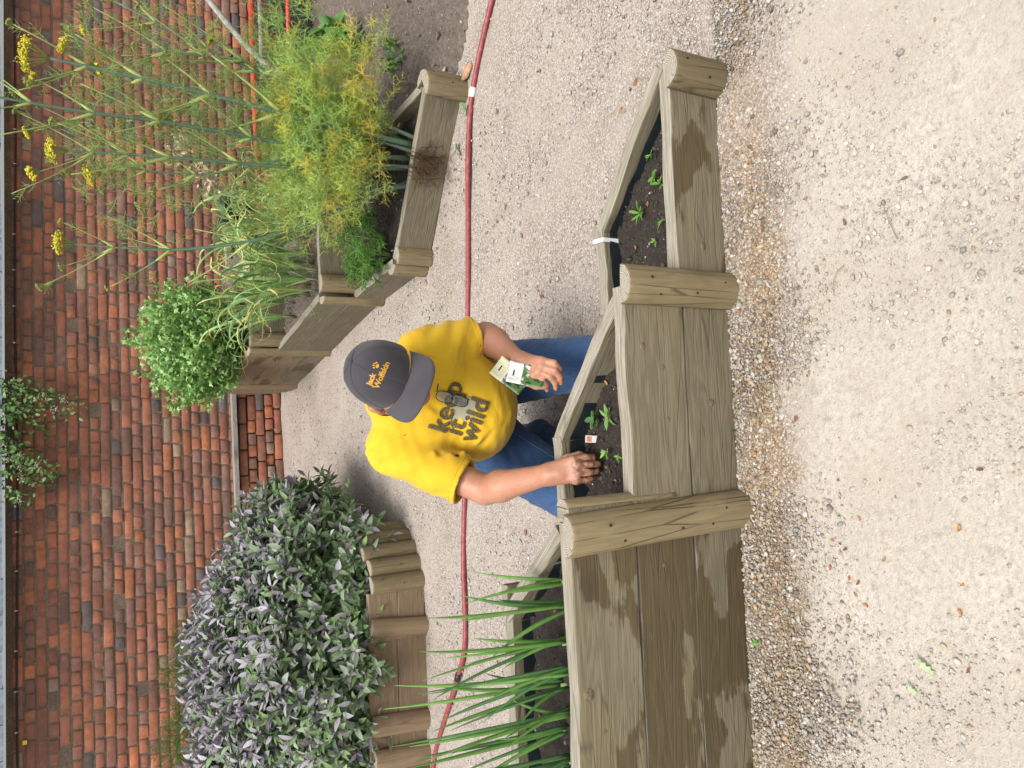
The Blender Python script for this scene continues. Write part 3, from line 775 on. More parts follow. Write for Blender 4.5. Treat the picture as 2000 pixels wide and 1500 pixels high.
def far_planter():
    root = empty('rising_planter', (0, 0, 0))
    tag(root, 'stepped timber planter rising towards the wall, full of fennel, leeks and lovage', 'planter')
    # lowest compartment, one board
    plank(root, (0.655, 3.735), (1.40, 3.325), 0.0, 0.185, 0.045, wet=0.30, tone=0.9)
    half_log(root, (1.405, 3.295), -math.radians(62), -0.02, 0.205, 0.075, nails=3, tone=0.85)
    half_log(root, (1.43, 3.33), math.radians(25), -0.02, 0.20, 0.05, nails=0, tone=0.85)
    half_log(root, (0.668, 3.70), -math.radians(80), -0.01, 0.19, 0.05, nails=1, tone=0.95)
    half_log(root, (0.615, 3.77), -math.radians(165), -0.01, 0.19, 0.05, nails=1, tone=0.95)
    plank(root, (0.64, 3.76), (0.535, 4.40), 0.0, 0.185, 0.045, wet=0.25, tone=0.95)
    plank(root, (1.42, 3.36), (1.30, 4.45), 0.0, 0.185, 0.045, wet=0.2, tone=1.0, name='back_plank')
    # second level
    d2 = [(0.545, 4.43), (1.30, 4.48)]
    plank(root, *d2, 0.0, 0.185, 0.045, tone=0.85, name='divider')
    plank(root, *d2, 0.187, 0.19, 0.045, tone=0.95, name='divider')
    half_log(root, (0.60, 4.40), -math.pi / 2, 0.1, 0.385, 0.055, nails=2)
    half_log(root, (0.522, 4.42), math.pi, -0.01, 0.37, 0.055, nails=2)
    for z0 in (0.0, 0.187):
        plank(root, (0.525, 4.46), (0.27, 5.50), z0, 0.186, 0.045, wet=0.28, tone=0.95 if z0 else 0.85)
        plank(root, (1.30, 4.5), (1.20, 5.5), z0, 0.186, 0.045, tone=0.9, name='back_plank')
    # third level
    for z0 in (0.0, 0.187, 0.374):
        plank(root, (0.268, 5.53), (0.02, 6.50), z0, 0.185, 0.045, mat='timber_brown' if z0 else 'timber', wet=0.45, tone=1.0)
        plank(root, (0.29, 5.50), (1.15, 5.56), z0, 0.185, 0.045, tone=0.85, name='divider')
    half_log(root, (0.262, 5.52), math.pi * 1.05, -0.01, 0.57, 0.055, nails=2, tone=0.95)
    half_log(root, (0.33, 5.47), -math.pi / 2, 0.2, 0.57, 0.05, nails=1)
    half_log(root, (0.02, 6.44), math.pi * 1.05, -0.01, 0.56, 0.05, nails=0, mat='timber_brown')
    # sloping brown end board against the wall
    V = [(0.0, 6.50, 0.06), (-0.02, 6.93, 0.10), (-0.02, 6.93, 0.39), (0.0, 6.50, 0.56)]
    V = V + [(x - 0.04, y, z) for x, y, z in V]
    o = link('end_board', py_mesh('end_board', V, [(0, 1, 2, 3), (7, 6, 5, 4), (0, 4, 5, 1), (1, 5, 6, 2), (2, 6, 7, 3), (3, 7, 4, 0)], M['timber_brown']), root); o.color = (0.3, 1, 0, 1)
    soil_patch('herb_bed_soil', [(0.66, 3.77), (1.38, 3.38), (1.28, 4.45), (0.56, 4.40)], 0.125, seed=41)
    soil_patch('leek_bed_soil', [(0.55, 4.47), (1.28, 4.50), (1.18, 5.50), (0.30, 5.48)], 0.325, 'dry_soil', seed=43)
    soil_patch('lovage_bed_soil', [(0.29, 5.55), (1.12, 5.58), (1.0, 6.9), (0.05, 6.9)], 0.51, 'dry_soil', seed=45)
    # open border of bare earth to the right
    soil_patch('border_soil', [(1.46, 3.32), (2.3, 2.95), (3.6, 4.0), (3.8, 7.3), (1.2, 6.9), (1.32, 4.5)], 0.02, 'dry_soil', seed=47, rough=0.018)
far_planter()

def sage_planter():
    root = empty('log_edged_planter', (0, 0, 0))
    tag(root, 'low brown timber planter edged with upright half logs under the sage', 'planter')
    # vertical half logs at the right-hand corner, curving away
    arc = [(-0.830, 4.150, 0.0), (-0.862, 4.065, -0.25), (-0.912, 3.985, -0.55), (-0.975, 3.915, -0.85), (-1.052, 3.868, -1.15)]
    for i, (x, y, a) in enumerate(arc):
        half_log(root, (x, y), a, -0.02, 0.285 + 0.008 * (i % 3), 0.050, mat='timber_round', nails=2 if i > 2 else 0, tone=0.85, depth=1.05)
    plank(root, (-1.09, 3.865), (-1.34, 3.84), 0.0, 0.15, 0.045, 'timber_brown', 0.2, 1.0)
    plank(root, (-1.09, 3.868), (-1.34, 3.843), 0.152, 0.16, 0.045, 'timber_brown', 0.2, 1.05)
    half_log(root, (-1.29, 3.825), -1.75, -0.02, 0.31, 0.05, mat='timber_brown', nails=0, tone=1.1, lean=(0.0, 0.10))
    for z0 in (0.0, 0.162):
        plank(root, (-1.33, 3.85), (-1.80, 3.83), z0, 0.16, 0.045, 'timber_brown', 0.2, 0.95)
        plank(root, (-1.80, 3.835), (-2.9, 3.80), z0, 0.16, 0.045, 'timber_brown', 0.2, 1.0)
        plank(root, (-0.83, 4.16), (-0.85, 5.6), z0, 0.16, 0.045, 'timber_brown', 0.2, 0.95)
    half_log(root, (-1.79, 3.81), -1.6, -0.02, 0.32, 0.058, mat='timber_brown', nails=0, tone=1.1, lean=(0, 0.08))
    half_log(root, (-1.96, 3.80), -1.6, -0.02, 0.31, 0.062, mat='timber_brown', nails=0, tone=1.1, lean=(0, 0.05))
    half_log(root, (-2.08, 3.80), -1.6, -0.02, 0.31, 0.062, mat='timber_brown', nails=0, tone=1.1)
    soil_patch('sage_bed_soil', [(-2.9, 3.84), (-1.05, 3.88), (-0.86, 4.15), (-0.87, 5.6), (-2.9, 5.6)], 0.26, seed=51)
sage_planter()

# ================================================================== PLANTS
def leaf_material(name, rough=0.55, trans=0.25, sheen=0.0):
    t = NT(name); co = t.coords('Object'); n1 = t.noise(co, 55, 3)
    c = t.mix(0.5, t.attr(), t.ramp(n1, [(0.3, 0.7), (0.7, 1.1)]), 'MULTIPLY')
    t.fin(c, rough)
    tr = t.n('ShaderNodeBsdfTranslucent'); t.l(c, tr.inputs['Color'])
    mx = t.n('ShaderNodeMixShader'); mx.inputs[0].default_value = trans
    t.l(t.b.outputs[0], mx.inputs[1]); t.l(tr.outputs[0], mx.inputs[2]); t.l(mx.outputs[0], t.out.inputs['Surface'])
    M[name] = t.m
leaf_material('leaf'); leaf_material('felt_leaf', 0.75, 0.2); leaf_material('thread_leaf', 0.6, 0.55); leaf_material('waxy_leaf', 0.42, 0.2)
def blade_shape(widths, bend=0.15, fold=0.15):
    """leaf along +X (unit length), three verts per station: left, rib, right"""
    n = len(widths); V = []
    for i, w in enumerate(widths):
        x = i / (n - 1); z = -bend * x * x
        V += [(x, -w, z + fold * w), (x, 0, z), (x, w, z + fold * w)]
    Fc = []
    for i in range(n - 1):
        a = 3 * i; b = a + 3
        Fc += [(a, a + 1, b + 1), (a, b + 1, b), (a + 1, a + 2, b + 2), (a + 1, b + 2, b + 1)]
    return np.array(V), np.array(Fc)
SAGE = blade_shape([0.02, 0.13, 0.18, 0.17, 0.11, 0.012], 0.22, 0.45)
OVAL = blade_shape([0.02, 0.2, 0.26, 0.2, 0.02], 0.18, 0.3)
LOBED = (np.array([(0, 0, 0), (0.35, -0.08, 0.02), (0.45, -0.40, -0.02), (0.62, -0.28, 0), (0.7, -0.10, 0.02), (1.0, 0, -0.10), (0.7, 0.10, 0.02), (0.62, 0.28, 0), (0.45, 0.40, -0.02), (0.35, 0.08, 0.02), (0.5, 0, 0.05)]),
         np.array([(0, 1, 10), (1, 2, 3), (1, 3, 10), (10, 3, 4), (10, 4, 5), (10, 5, 6), (10, 6, 7), (10, 7, 9), (9, 7, 8), (0, 10, 9)]))
def norm(a): return a / (np.linalg.norm(a, axis=-1, keepdims=True) + 1e-9)
def place(shape, P, D, N, S, Wd=None):
    """many copies of a leaf: P positions, D directions, N approx normals, S lengths"""
    V, Fc = shape; n = len(P); k = len(V)
    D = norm(D); Y = norm(np.cross(N, D)); Z = np.cross(D, Y)
    Wd = np.ones(n) if Wd is None else Wd
    out = P[:, None] + S[:, None, None] * (V[None, :, :1] * D[:, None] + V[None, :, 1:2] * Wd[:, None, None] * Y[:, None] + V[None, :, 2:] * Z[:, None])
    F2 = (Fc[None] + (np.arange(n) * k)[:, None, None]).reshape(-1, 3)
    return out.reshape(-1, 3), F2, k
def leaf_objs(parent, shape, idx, P, D, N, S, cols, mat, Wd, name='leaf', palette_n=8):
    """single leaves as objects that share a few meshes"""
    keys = {}
    cq = cols[idx]
    order = np.argsort(cq[:, 0] * 2 + cq[:, 1]); groups = np.array_split(order, palette_n)
    for gi, gp in enumerate(groups):
        if len(gp) == 0: continue
        c = cq[gp].mean(0)
        me = fast_mesh(name, shape[0], shape[1], M[mat], True, np.broadcast_to(c, (len(shape[0]), 3)))
        for j in gp:
            i = idx[j]
            d = norm(D[i]); y = norm(np.cross(N[i], d)); z = np.cross(d, y); s = S[i]; w = 1 if Wd is None else Wd[i]
            o = bpy.data.objects.new(name, me); COL.objects.link(o); o.parent = parent
            p = P[i]
            o.matrix_local = Matrix(((d[0] * s, y[0] * s * w, z[0] * s, p[0]), (d[1] * s, y[1] * s * w, z[1] * s, p[1]), (d[2] * s, y[2] * s * w, z[2] * s, p[2]), (0, 0, 0, 1)))

# ------------------------------------------------------------------ purple sage mound
def sage():
    g = rng(61)
    root = empty('sage_bush', (0, 0, 0))
    tag(root, 'big mounded purple and green sage bush in the log-edged planter', 'shrub')
    c = np.array([-1.66, 4.62, 0.33]); R = np.array([1.06, 0.86, 0.72])
    def surf(n, zmin=-0.35):
        u = g.normal(0, 1, (n * 3, 3)); u = norm(u); u = u[u[:, 2] > zmin][:n]
        lump = 1 + 0.07 * np.sin(u[:, 0] * 7 + 1) * np.sin(u[:, 1] * 6) + 0.05 * np.sin(u[:, 2] * 11 + u[:, 0] * 5)
        return c + u * R * lump[:, None], norm(u / R)
    P, Nn = surf(1900)
    keep = (P[:, 1] < 5.25) & (P[:, 0] > -2.75) & (P[:, 2] > 0.17)
    P, Nn = P[keep], Nn[keep]
    LP, LD, LN, LS, LC, LT = [], [], [], [], [], []
    stems = Bag()
    green = np.array([(0.135, 0.225, 0.085), (0.19, 0.295, 0.12), (0.095, 0.175, 0.06), (0.26, 0.36, 0.20)])
    purp = np.array([(0.25, 0.23, 0.265), (0.34, 0.315, 0.355), (0.15, 0.12, 0.155), (0.42, 0.40, 0.44), (0.28, 0.29, 0.275)])
    for p, nn in zip(P, Nn):
        up = np.array([0, 0, 1.0])
        ax = norm(nn * 0.75 + up * g.uniform(0.35, 1.0) + g.normal(0, 0.28, 3))
        L = g.uniform(0.08, 0.21)
        base = p - nn * 0.10
        high = np.clip((p[2] - 0.33) / 0.65, 0, 1)
        a, b, _ = frame_from(ax)
        ph = g.uniform(0, 6.28)
        q = tube([base, base + ax * L], [0.0022, 0.0012], 3, False); stems.add(q[0], q[1], (0.12, 0.09, 0.10))
        pairs = 5
        for k in range(pairs):
            f = (k + 0.6) / pairs
            pos = base + ax * L * f
            for sgn in (0, math.pi):
                th = ph + k * 1.57 + sgn
                out = math.cos(th) * a + math.sin(th) * b
                tilt = 0.45 + 1.25 * f ** 2
                d = norm(out + ax * tilt + g.normal(0, 0.15, 3) - up * 0.15 * (1 - f))
                LP.append(pos); LD.append(d); LN.append(ax - out * 0.35 + g.normal(0, 0.15, 3))
                LS.append((0.088 - 0.034 * f) * g.uniform(0.65, 1.3))
                LT.append(g.uniform(0.8, 1.25))
                pp = np.clip(0.12 + 0.50 * high + 0.60 * (f - 0.5) + 0.05, 0, 0.9)
                LC.append((purp[g.integers(5)] if g.uniform() < pp else green[g.integers(4)]) * g.uniform(0.8, 1.25))
    # shaded inner leaves so the mound is closed
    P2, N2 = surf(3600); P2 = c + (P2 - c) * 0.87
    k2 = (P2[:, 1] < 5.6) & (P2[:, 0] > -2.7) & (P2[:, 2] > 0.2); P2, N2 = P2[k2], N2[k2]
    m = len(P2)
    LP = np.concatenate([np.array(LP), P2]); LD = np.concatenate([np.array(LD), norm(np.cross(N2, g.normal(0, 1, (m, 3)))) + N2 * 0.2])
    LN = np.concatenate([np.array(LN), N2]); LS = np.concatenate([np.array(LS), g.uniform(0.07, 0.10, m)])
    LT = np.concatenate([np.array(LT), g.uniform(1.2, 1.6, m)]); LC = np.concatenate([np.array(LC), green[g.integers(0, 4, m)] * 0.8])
    # the 300 that show largest: near, facing the viewer, outermost
    n_out = len(LP) - m
    cam_p = np.array([0, 0, CAM_H]); dv = norm(cam_p - LP)
    dist = np.linalg.norm(LP - cam_p, axis=1)
    outer = (((LP + LD * LS[:, None] * .5 - c) / R) ** 2).sum(1)
    sc = LS * LS * np.abs((norm(LN) * dv).sum(1)) / dist ** 2 * (outer > 0.98) * (LP[:, 0] > -2.05)
    sc[n_out:] = 0
    idx = np.argsort(-sc)[:300]
    rest = np.ones(len(LP), bool); rest[idx] = False
    leaf_objs(root, SAGE, idx, LP, LD, LN, LS, LC, 'felt_leaf', LT)
    V, Fc, k = place(SAGE, LP[rest], LD[rest], LN[rest], LS[rest], LT[rest])
    o = link('foliage', fast_mesh('foliage', V, Fc, M['felt_leaf'], True, np.repeat(LC[rest], k, 0)), root); o['kind'] = 'stuff'
    o = link('twigs', stems.mesh('twigs', M['leaf']), root); o['kind'] = 'stuff'
sage()

def bushy(name, label, cat, c, R, n, shape, size, cols, seed, mat='leaf', zmin=-0.5, up=0.5, nobj=200, hole=0.0, group=None):
    g = rng(seed); root = empty(name, (c[0], c[1], c[2] - R[2])); tag(root, label, cat, group)
    c = np.array(c); R = np.array(R)
    off = np.array(root.location)
    ns = max(8, n // 12); LP, LD, LN, LS, LC = [], [], [], [], []
    u = norm(g.normal(0, 1, (ns * 4, 3))); u = u[u[:, 2] > zmin][:ns]
    st = Bag()
    for k in range(len(u)):
        r = g.uniform(0.55, 1.05) ** 0.6
        tip = c + u[k] * R * r * (1 + 0.16 * math.sin(u[k][0] * 6 + u[k][1] * 5 + seed) + 0.08 * math.sin(u[k][2] * 13 + u[k][0] * 9))
        base = c + np.array([u[k][0] * R[0] * 0.25, u[k][1] * R[1] * 0.25, -R[2] * 0.9])
        mid = (base + tip) / 2 + np.array([0, 0, -0.05]) + u[k] * R * 0.12
        pth = bez(base, mid, tip, 6)
        q = tube(pth, np.linspace(0.005, 0.0018, 6), 4, False); st.add(q[0] - off, q[1], np.array(cols[0]) * 0.8)
        for j in range(12):
            f = 1 - (j / 12) ** 1.4 * 0.45
            i0 = min(4, int(f * 5)); p = pth[i0] + (pth[i0 + 1] - pth[i0]) * (f * 5 - i0)
            d = norm(norm(pth[-1] - pth[-2]) * 0.4 + g.normal(0, 0.75, 3) + np.array([0, 0, up]))
            LP.append(p + d * 0.012); LD.append(d); LN.append(np.array([0, -0.25, 1.0]) + g.normal(0, 0.4, 3)); LS.append(size * g.uniform(0.6, 1.3))
            LC.append(np.array(cols[g.integers(len(cols))]) * g.uniform(0.75, 1.3))
    LP, LD, LN, LS, LC = map(np.array, (LP, LD, LN, LS, LC)); LP = LP - off
    cam_p = np.array([0, 0, CAM_H]) - off; dv = norm(cam_p - LP)
    sc = LS * LS * np.abs((norm(LN) * dv).sum(1)) * ((((LP + off - c) / R) ** 2).sum(1) > 0.55) * (dv * (LP + off - c)).sum(1).clip(0)
    idx = np.argsort(-sc)[:nobj]; rest = np.ones(len(LP), bool); rest[idx] = False
    if nobj: leaf_objs(root, shape, idx, LP, LD, LN, LS, LC, mat, None, palette_n=5)
    V, Fc, k = place(shape, LP[rest], LD[rest], LN[rest], LS[rest])
    o = link('foliage', fast_mesh('foliage', V, Fc, M[mat], False, np.repeat(LC[rest], k, 0)), root); o['kind'] = 'stuff'
    link('stems', st.mesh('stems', M['leaf']), root)
    return root
# lovage: glossy lobed leaves
bushy('lovage_bush', 'rounded bright green lovage bush at the top of the stepped planter by the wall', 'shrub', (0.33, 6.02, 0.86), (0.42, 0.40, 0.36), 9600, LOBED, 0.048, [(0.22, 0.42, 0.10), (0.16, 0.32, 0.07), (0.29, 0.49, 0.14), (0.36, 0.53, 0.22)], 71, 'waxy_leaf', -0.75, 0.55, 220)

# ------------------------------------------------------------------ strap leaves
def strap(pts, w, seed, tipcol, col, fold=0.35, twist=0.0):
    """ribbon leaf along a path with a folded midrib; colours fade to the tip colour"""
    pts = np.asarray(pts, float); m = len(pts); T = np.gradient(pts, axis=0); V = []; Cc = []
    g = rng(seed)
    side0 = norm(np.cross(T[0], g.normal(0, 1, 3) * 0.6 + np.array([0, 0.7, 0.5])))
    for i in range(m):
        t = norm(T[i]); s = side0 - t * (side0 @ t); s = norm(s); side0 = s
        if twist: a = twist * i / m; s = s * math.cos(a) + np.cross(t, s) * math.sin(a)
        nn = np.cross(t, s); f = i / (m - 1)
        ww = w * (min(1, 0.55 + f * 3) * (1 - f ** 2.2) + 0.03)
        V += [pts[i] - s * ww + nn * ww * fold, pts[i], pts[i] + s * ww + nn * ww * fold]
        k = np.clip((f - 0.5) / 0.35, 0, 1) ** 1.2
        c = np.array(col) * (1 - k) + np.array(tipcol) * k
        Cc += [c, c * 1.1, c]
    Fc = []
    for i in range(m - 1):
        a = 3 * i; b = a + 3
        Fc += [(a, a + 1, b + 1), (a, b + 1, b), (a + 1, a + 2, b + 2), (a + 1, b + 2, b + 1)]
    return np.array(V), np.array(Fc), np.array(Cc)
def leeks():
    g = rng(81)
    spots = []
    for k in range(40):
        u, v = g.uniform(), g.uniform()
        y = 4.55 + 0.85 * v; xl = 0.585 - 0.245 * (y - 4.46) + 0.03
        spots.append((xl + (u ** 1.3) * 0.62, y))
    for k, (x, y) in enumerate(spots):
        edge = x < 0.62 - 0.245 * (y - 4.46) + 0.12
        root = empty('leek_plant', (x, y, 0.32))
        tag(root, 'untidy garlic-like plant with arching yellow-tipped strap leaves leaning over the planter edge' if edge else 'untidy garlic-like plant with arching yellow-tipped strap leaves in the crowded middle tier', 'plant', 'strap-leaved plants at the edge of the middle tier' if edge else 'strap-leaved plants crowding the middle tier')
        q = tube([(0, 0, -0.02), (0.005, 0, 0.10)], [0.008, 0.006], 7)
        link('stem', fast_mesh('stem', q[0], tris(q[1]), M['leaf'], True, np.broadcast_to((0.24, 0.24, 0.12), (len(q[0]), 3))), root)
        for j in range(g.integers(6, 9)):
            a = g.uniform(0, 6.28); h = g.uniform(0.28, 0.60); r = g.uniform(0.10, 0.36)
            lean = np.array([-0.06 if edge else -0.02, -0.04, 0])
            d = np.array([math.cos(a), math.sin(a), 0]) * r + lean
            p0 = np.array([0, 0, 0.07]); p1 = p0 + d * 0.35 + np.array([0, 0, h]); p2 = p0 + d * 1.1 + np.array([0, 0, h * g.uniform(0.55, 1.05)])
            pth = bez(p0, p1, p2, 12)
            if g.uniform() < 0.65:                                     # curling dry tip
                e = pth[-1]; t = norm(pth[-1] - pth[-2]); n_ = norm(np.cross(t, g.normal(0, 1, 3))); rr = g.uniform(0.02, 0.055); tt = np.linspace(0.4, g.uniform(2, 4.8), 7)
                curl = np.array([e + t * rr * math.sin(q_) + n_ * rr * (1 - math.cos(q_)) for q_ in tt]); pth = np.concatenate([pth, curl])
            col = np.array([(0.20, 0.36, 0.11), (0.29, 0.45, 0.14), (0.13, 0.26, 0.11), (0.34, 0.48, 0.17), (0.40, 0.46, 0.15)][g.integers(5)]) * g.uniform(0.85, 1.2)
            tip = [(0.62, 0.50, 0.17), (0.68, 0.46, 0.12), (0.30, 0.46, 0.12), (0.28, 0.42, 0.12)][g.integers(4)]
            V, Fc, Cc = strap(pth, g.uniform(0.0035, 0.0085), int(g.integers(1e6)), tip, col)
            link('leaf', fast_mesh('leaf', V, Fc, M['waxy_leaf'], True, Cc), root)
leeks()
def onions():
    g = rng(91)
    # (x, y, leaves) in the tall bed
    spots = [(-0.515, 1.66, 3), (-0.575, 1.65, 5), (-0.675, 1.66, 7), (-0.735, 1.635, 6), (-0.785, 1.67, 7), (-0.84, 1.64, 7), (-0.90, 1.665, 7), (-0.975, 1.64, 7), (-1.045, 1.66, 6)]
    nth = ['Short sparse spring onion nearest the post', 'Second spring onion clump from the post', 'Third spring onion clump from the post', 'Fourth spring onion clump from the post', 'Fifth spring onion clump from the post', 'Sixth spring onion clump from the post', 'Seventh spring onion clump from the post', 'Eighth spring onion clump from the post', 'Spring onion clump farthest from the post']
    names = [q + ' in the tall front bed' for q in nth]
    for (x, y, n), lab in zip(spots, names):
        root = empty('spring_onion', (x, y, 0.53)); tag(root, lab, 'onion', 'spring onions in the tall front bed')
        q = tube([(0, 0, -0.02), (0.0, 0, 0.02)], [0.006, 0.005], 8)
        link('stem', fast_mesh('stem', q[0], tris(q[1]), M['waxy_leaf'], True, np.broadcast_to((0.30, 0.40, 0.18), (len(q[0]), 3))), root)
        for j in range(n):
            h = g.uniform(0.16, 0.44); dx = g.normal(-0.012, 0.042); dy = g.normal(0.02, 0.05)
            if j == 0 and x < -0.7: h = 0.47
            p0 = np.array([g.normal(0, 0.011), g.normal(0, 0.008), 0.0]); p1 = p0 + np.array([dx * 0.25, dy * 0.3, h * 0.6]); p2 = p0 + np.array([dx, dy, h])
            pth = bez(p0, p1, p2, 12); f = np.linspace(0, 1, 12)
            rad = g.uniform(0.0034, 0.0060) * np.clip(0.7 + f, 0, 1.05) * (1 - f ** 3) + 0.0004
            col = np.array([(0.15, 0.33, 0.07), (0.11, 0.26, 0.09), (0.19, 0.39, 0.09)][g.integers(3)]) * g.uniform(0.85, 1.15)
            V, Fq = tube(pth, rad, 7)
            link('leaf', fast_mesh('leaf', V, tris(Fq), M['waxy_leaf'], True, np.broadcast_to(col, (len(V), 3))), root)
onions()

# ------------------------------------------------------------------ fennel
def threads(bag, p, d, L, g, col, w=0.0009, depth=2, n=6):
    """feathery frond: an axis with side axes carrying hair-thin leaflets"""
    d = norm(d); a, b, _ = frame_from(d)
    droop = np.array([0, 0, -1.0]) * 0.25
    for k in range(n):
        f = (k + 1) / n
        q = p + d * L * f * 0.85 + droop * L * f * f * 0.5
        for sgn in (-1, 1):
            s = norm(d * 0.75 + sgn * (a * math.cos(k * 1.1) + b * math.sin(k * 1.1)) + g.normal(0, 0.18, 3))
            l2 = L * 0.55 * (1.1 - f * 0.8)
            for m in range(7):
                fm = (m + 1) / 7; q2 = q + s * l2 * fm * 0.8
                e = norm(s + g.normal(0, 0.55, 3)); l3 = l2 * 0.42 * g.uniform(0.6, 1.2)
                bag.append((q2, q2 + e * l3, w * 0.8, col * g.uniform(0.75, 1.25)))
            bag.append((q, q + s * l2, w, col))
    bag.append((p, p + d * L + droop * L * 0.5, w * 1.6, col * 0.9))
def thread_mesh(name, items, mat, seed=0):
    """each hair a slim three-sided spike"""
    g = rng(seed)
    A = np.array([i[0] for i in items]); B = np.array([i[1] for i in items]); W = np.array([i[2] for i in items]); Cc = np.array([i[3] for i in items])
    T = norm(B - A); s = norm(np.cross(T, g.normal(0, 1, T.shape))); u = np.cross(T, s)
    n = len(A); V = np.empty((n, 4, 3)); w = W[:, None]
    V[:, 0] = A + s * w; V[:, 1] = A - s * w * 0.5 + u * w * 0.87; V[:, 2] = A - s * w * 0.5 - u * w * 0.87; V[:, 3] = B
    Fc = (np.array([(0, 1, 3), (1, 2, 3), (2, 0, 3)])[None] + (np.arange(n) * 4)[:, None, None]).reshape(-1, 3)
    return fast_mesh(name, V.reshape(-1, 3), Fc, M[mat], False, np.repeat(Cc, 4, 0))
def fennel():
    g = rng(101)
    root = empty('fennel_plant', (1.13, 3.62, 0.12)); off = np.array(root.location)
    tag(root, 'tall bronze-green fennel with yellow flower heads and feathery foliage', 'plant')
    dk = (0.11, 0.19, 0.12); lt = (0.34, 0.44, 0.14)
    # main stalks: foot -> knee -> top, read off the photo as world points
    stalks = [
        ([(1.20, 3.56, .13), (1.235, 3.58, .55), (1.29, 3.6, 1.02), (1.32, 3.6, 1.42), (1.335, 3.6, 1.70)], 0.0125, 0.005),
        ([(1.14, 3.60, .13), (1.13, 3.62, .60), (1.145, 3.6, 1.22), (1.14, 3.6, 1.60), (1.15, 3.6, 1.92)], 0.011, 0.004),
        ([(1.10, 3.62, .13), (1.03, 3.62, .70), (1.00, 3.6, 1.20), (0.985, 3.6, 1.45), (0.97, 3.6, 1.64)], 0.009, 0.0035),
        ([(1.04, 3.66, .13), (0.92, 3.75, .40), (0.74, 3.85, .78), (0.665, 3.95, 1.15), (0.655, 3.98, 1.40), (0.66, 4.0, 1.62)], 0.010, 0.0035),
        ([(1.25, 3.60, .13), (1.42, 3.72, .62), (1.58, 3.85, 1.0), (1.78, 3.95, 1.45)], 0.009, 0.004),
        ([(1.22, 3.62, .13), (1.38, 3.72, .50), (1.55, 3.8, .86), (1.56, 3.85, 1.12), (1.57, 3.9, 1.35)], 0.007, 0.003),
        ([(1.15, 3.60, .13), (1.10, 3.60, .62), (0.95, 3.62, 1.1), (0.93, 3.6, 1.5)], 0.006, 0.002),
    ]
    ends = []; nodes = []
    for pts, r0, r1 in stalks:
        P = smooth_path(np.array(pts) - off, 24); f = np.linspace(0, 1, len(P))
        tube_obj('stalk', P, 1.2 * (r0 * (1 - f) + r1 * f), M['waxy_leaf'], root, 8, True, np.array(dk) * g.uniform(0.9, 1.2))
        ends.append((P[-1], norm(P[-1] - P[-3])))
        for k in range(5, len(P) - 2, 4): nodes.append((P[k], norm(P[k + 1] - P[k - 1]), k / len(P), r0 * (1 - k / len(P)) + r1 * k / len(P)))
    fol_y, fol_g = [], []
    def branch(p, d, L, r, umb=True, depth=0):
        sag = np.array([0, 0, 0.12 * L])
        P = bez(p, p + d * L * 0.5 - sag * 0.3, p + d * L + sag, 8)
        r *= 1.7
        tube_obj('branch', P, np.linspace(r, r * 0.55, 8), M['waxy_leaf'], root, 6, True, np.array(lt) * g.uniform(0.65, 1.1))
        # pale sheath at the joint
        q = tube([p, p + d * L * 0.06, p + d * L * 0.14, p + d * L * 0.30], [r * 1.3, r * 1.9, r * 1.7, r * 0.85], 6)
        link('leaf_sheath', fast_mesh('leaf_sheath', q[0], tris(q[1]), M['waxy_leaf'], True, np.broadcast_to((0.42, 0.50, 0.15), (len(q[0]), 3))), root)
        for j in range(2):
            threads(fol_g, P[g.integers(2, 7)], norm(d + g.normal(0, 0.6, 3)), g.uniform(0.06, 0.12), g, np.array((0.42, 0.56, 0.2)), 0.0010, n=4)
        return P[-1], norm(P[-1] - P[-2])
    def umbel(p, d, R, n, yellow=True):
        bag = Bag(); fl = Bag(); a, b, _ = frame_from(d)
        for k in range(n):
            th = k * 2.4; rr = math.sqrt((k + 0.5) / n)
            e = norm(d + (a * math.cos(th) + b * math.sin(th)) * rr * 0.85); tip = p + e * R
            q = tube([p, tip], [0.0010, 0.0007], 3, False); bag.add(q[0], q[1], (0.28, 0.36, 0.08))
            m = 11
            fp = tip + norm(g.normal(0, 1, (m, 3))) * g.uniform(0.2, 1, (m, 1)) * R * 0.2
            cc = pal(g, m, [(0.72, 0.60, 0.03), (0.58, 0.56, 0.05), (0.78, 0.68, 0.07)] if yellow else [(0.26, 0.36, 0.08), (0.34, 0.42, 0.1), (0.4, 0.42, 0.08)], [.4, .35, .25])
            V, Fc, C = stones(fp, np.full(m, 0.0055 if yellow else 0.0036), cc, int(g.integers(1e6)), False, 0.8)
            fl.add(V, Fc, C)
        u = link('flower_head', fl.mesh('flower_head', M['leaf']), root)
        link('rays', bag.mesh('rays', M['leaf']), u)
    big = [(0, 0.10), (2, 0.07), (3, 0.075)]
    for i, R in big: umbel(ends[i][0], ends[i][1], R, 22)
    umbel(ends[0][0] + np.array([0.05, 0, -0.09]), norm(np.array([0.3, -.1, 1])), 0.055, 16)
    umbel(ends[2][0] + np.array([-0.075, 0.0, -0.12]), norm(np.array([-0.3, 0, 1])), 0.06, 16)
    tube_obj('branch', [ends[2][0] - np.array([0.0, 0, 0.20]), ends[2][0] + np.array([-0.075, 0, -0.12])], [0.003, 0.002], M['waxy_leaf'], root, 6, True, lt)
    umbel(ends[4][0], ends[4][1], 0.045, 12, False); umbel(ends[5][0], ends[5][1], 0.03, 9, False); umbel(ends[6][0], ends[6][1], 0.03, 8, False)
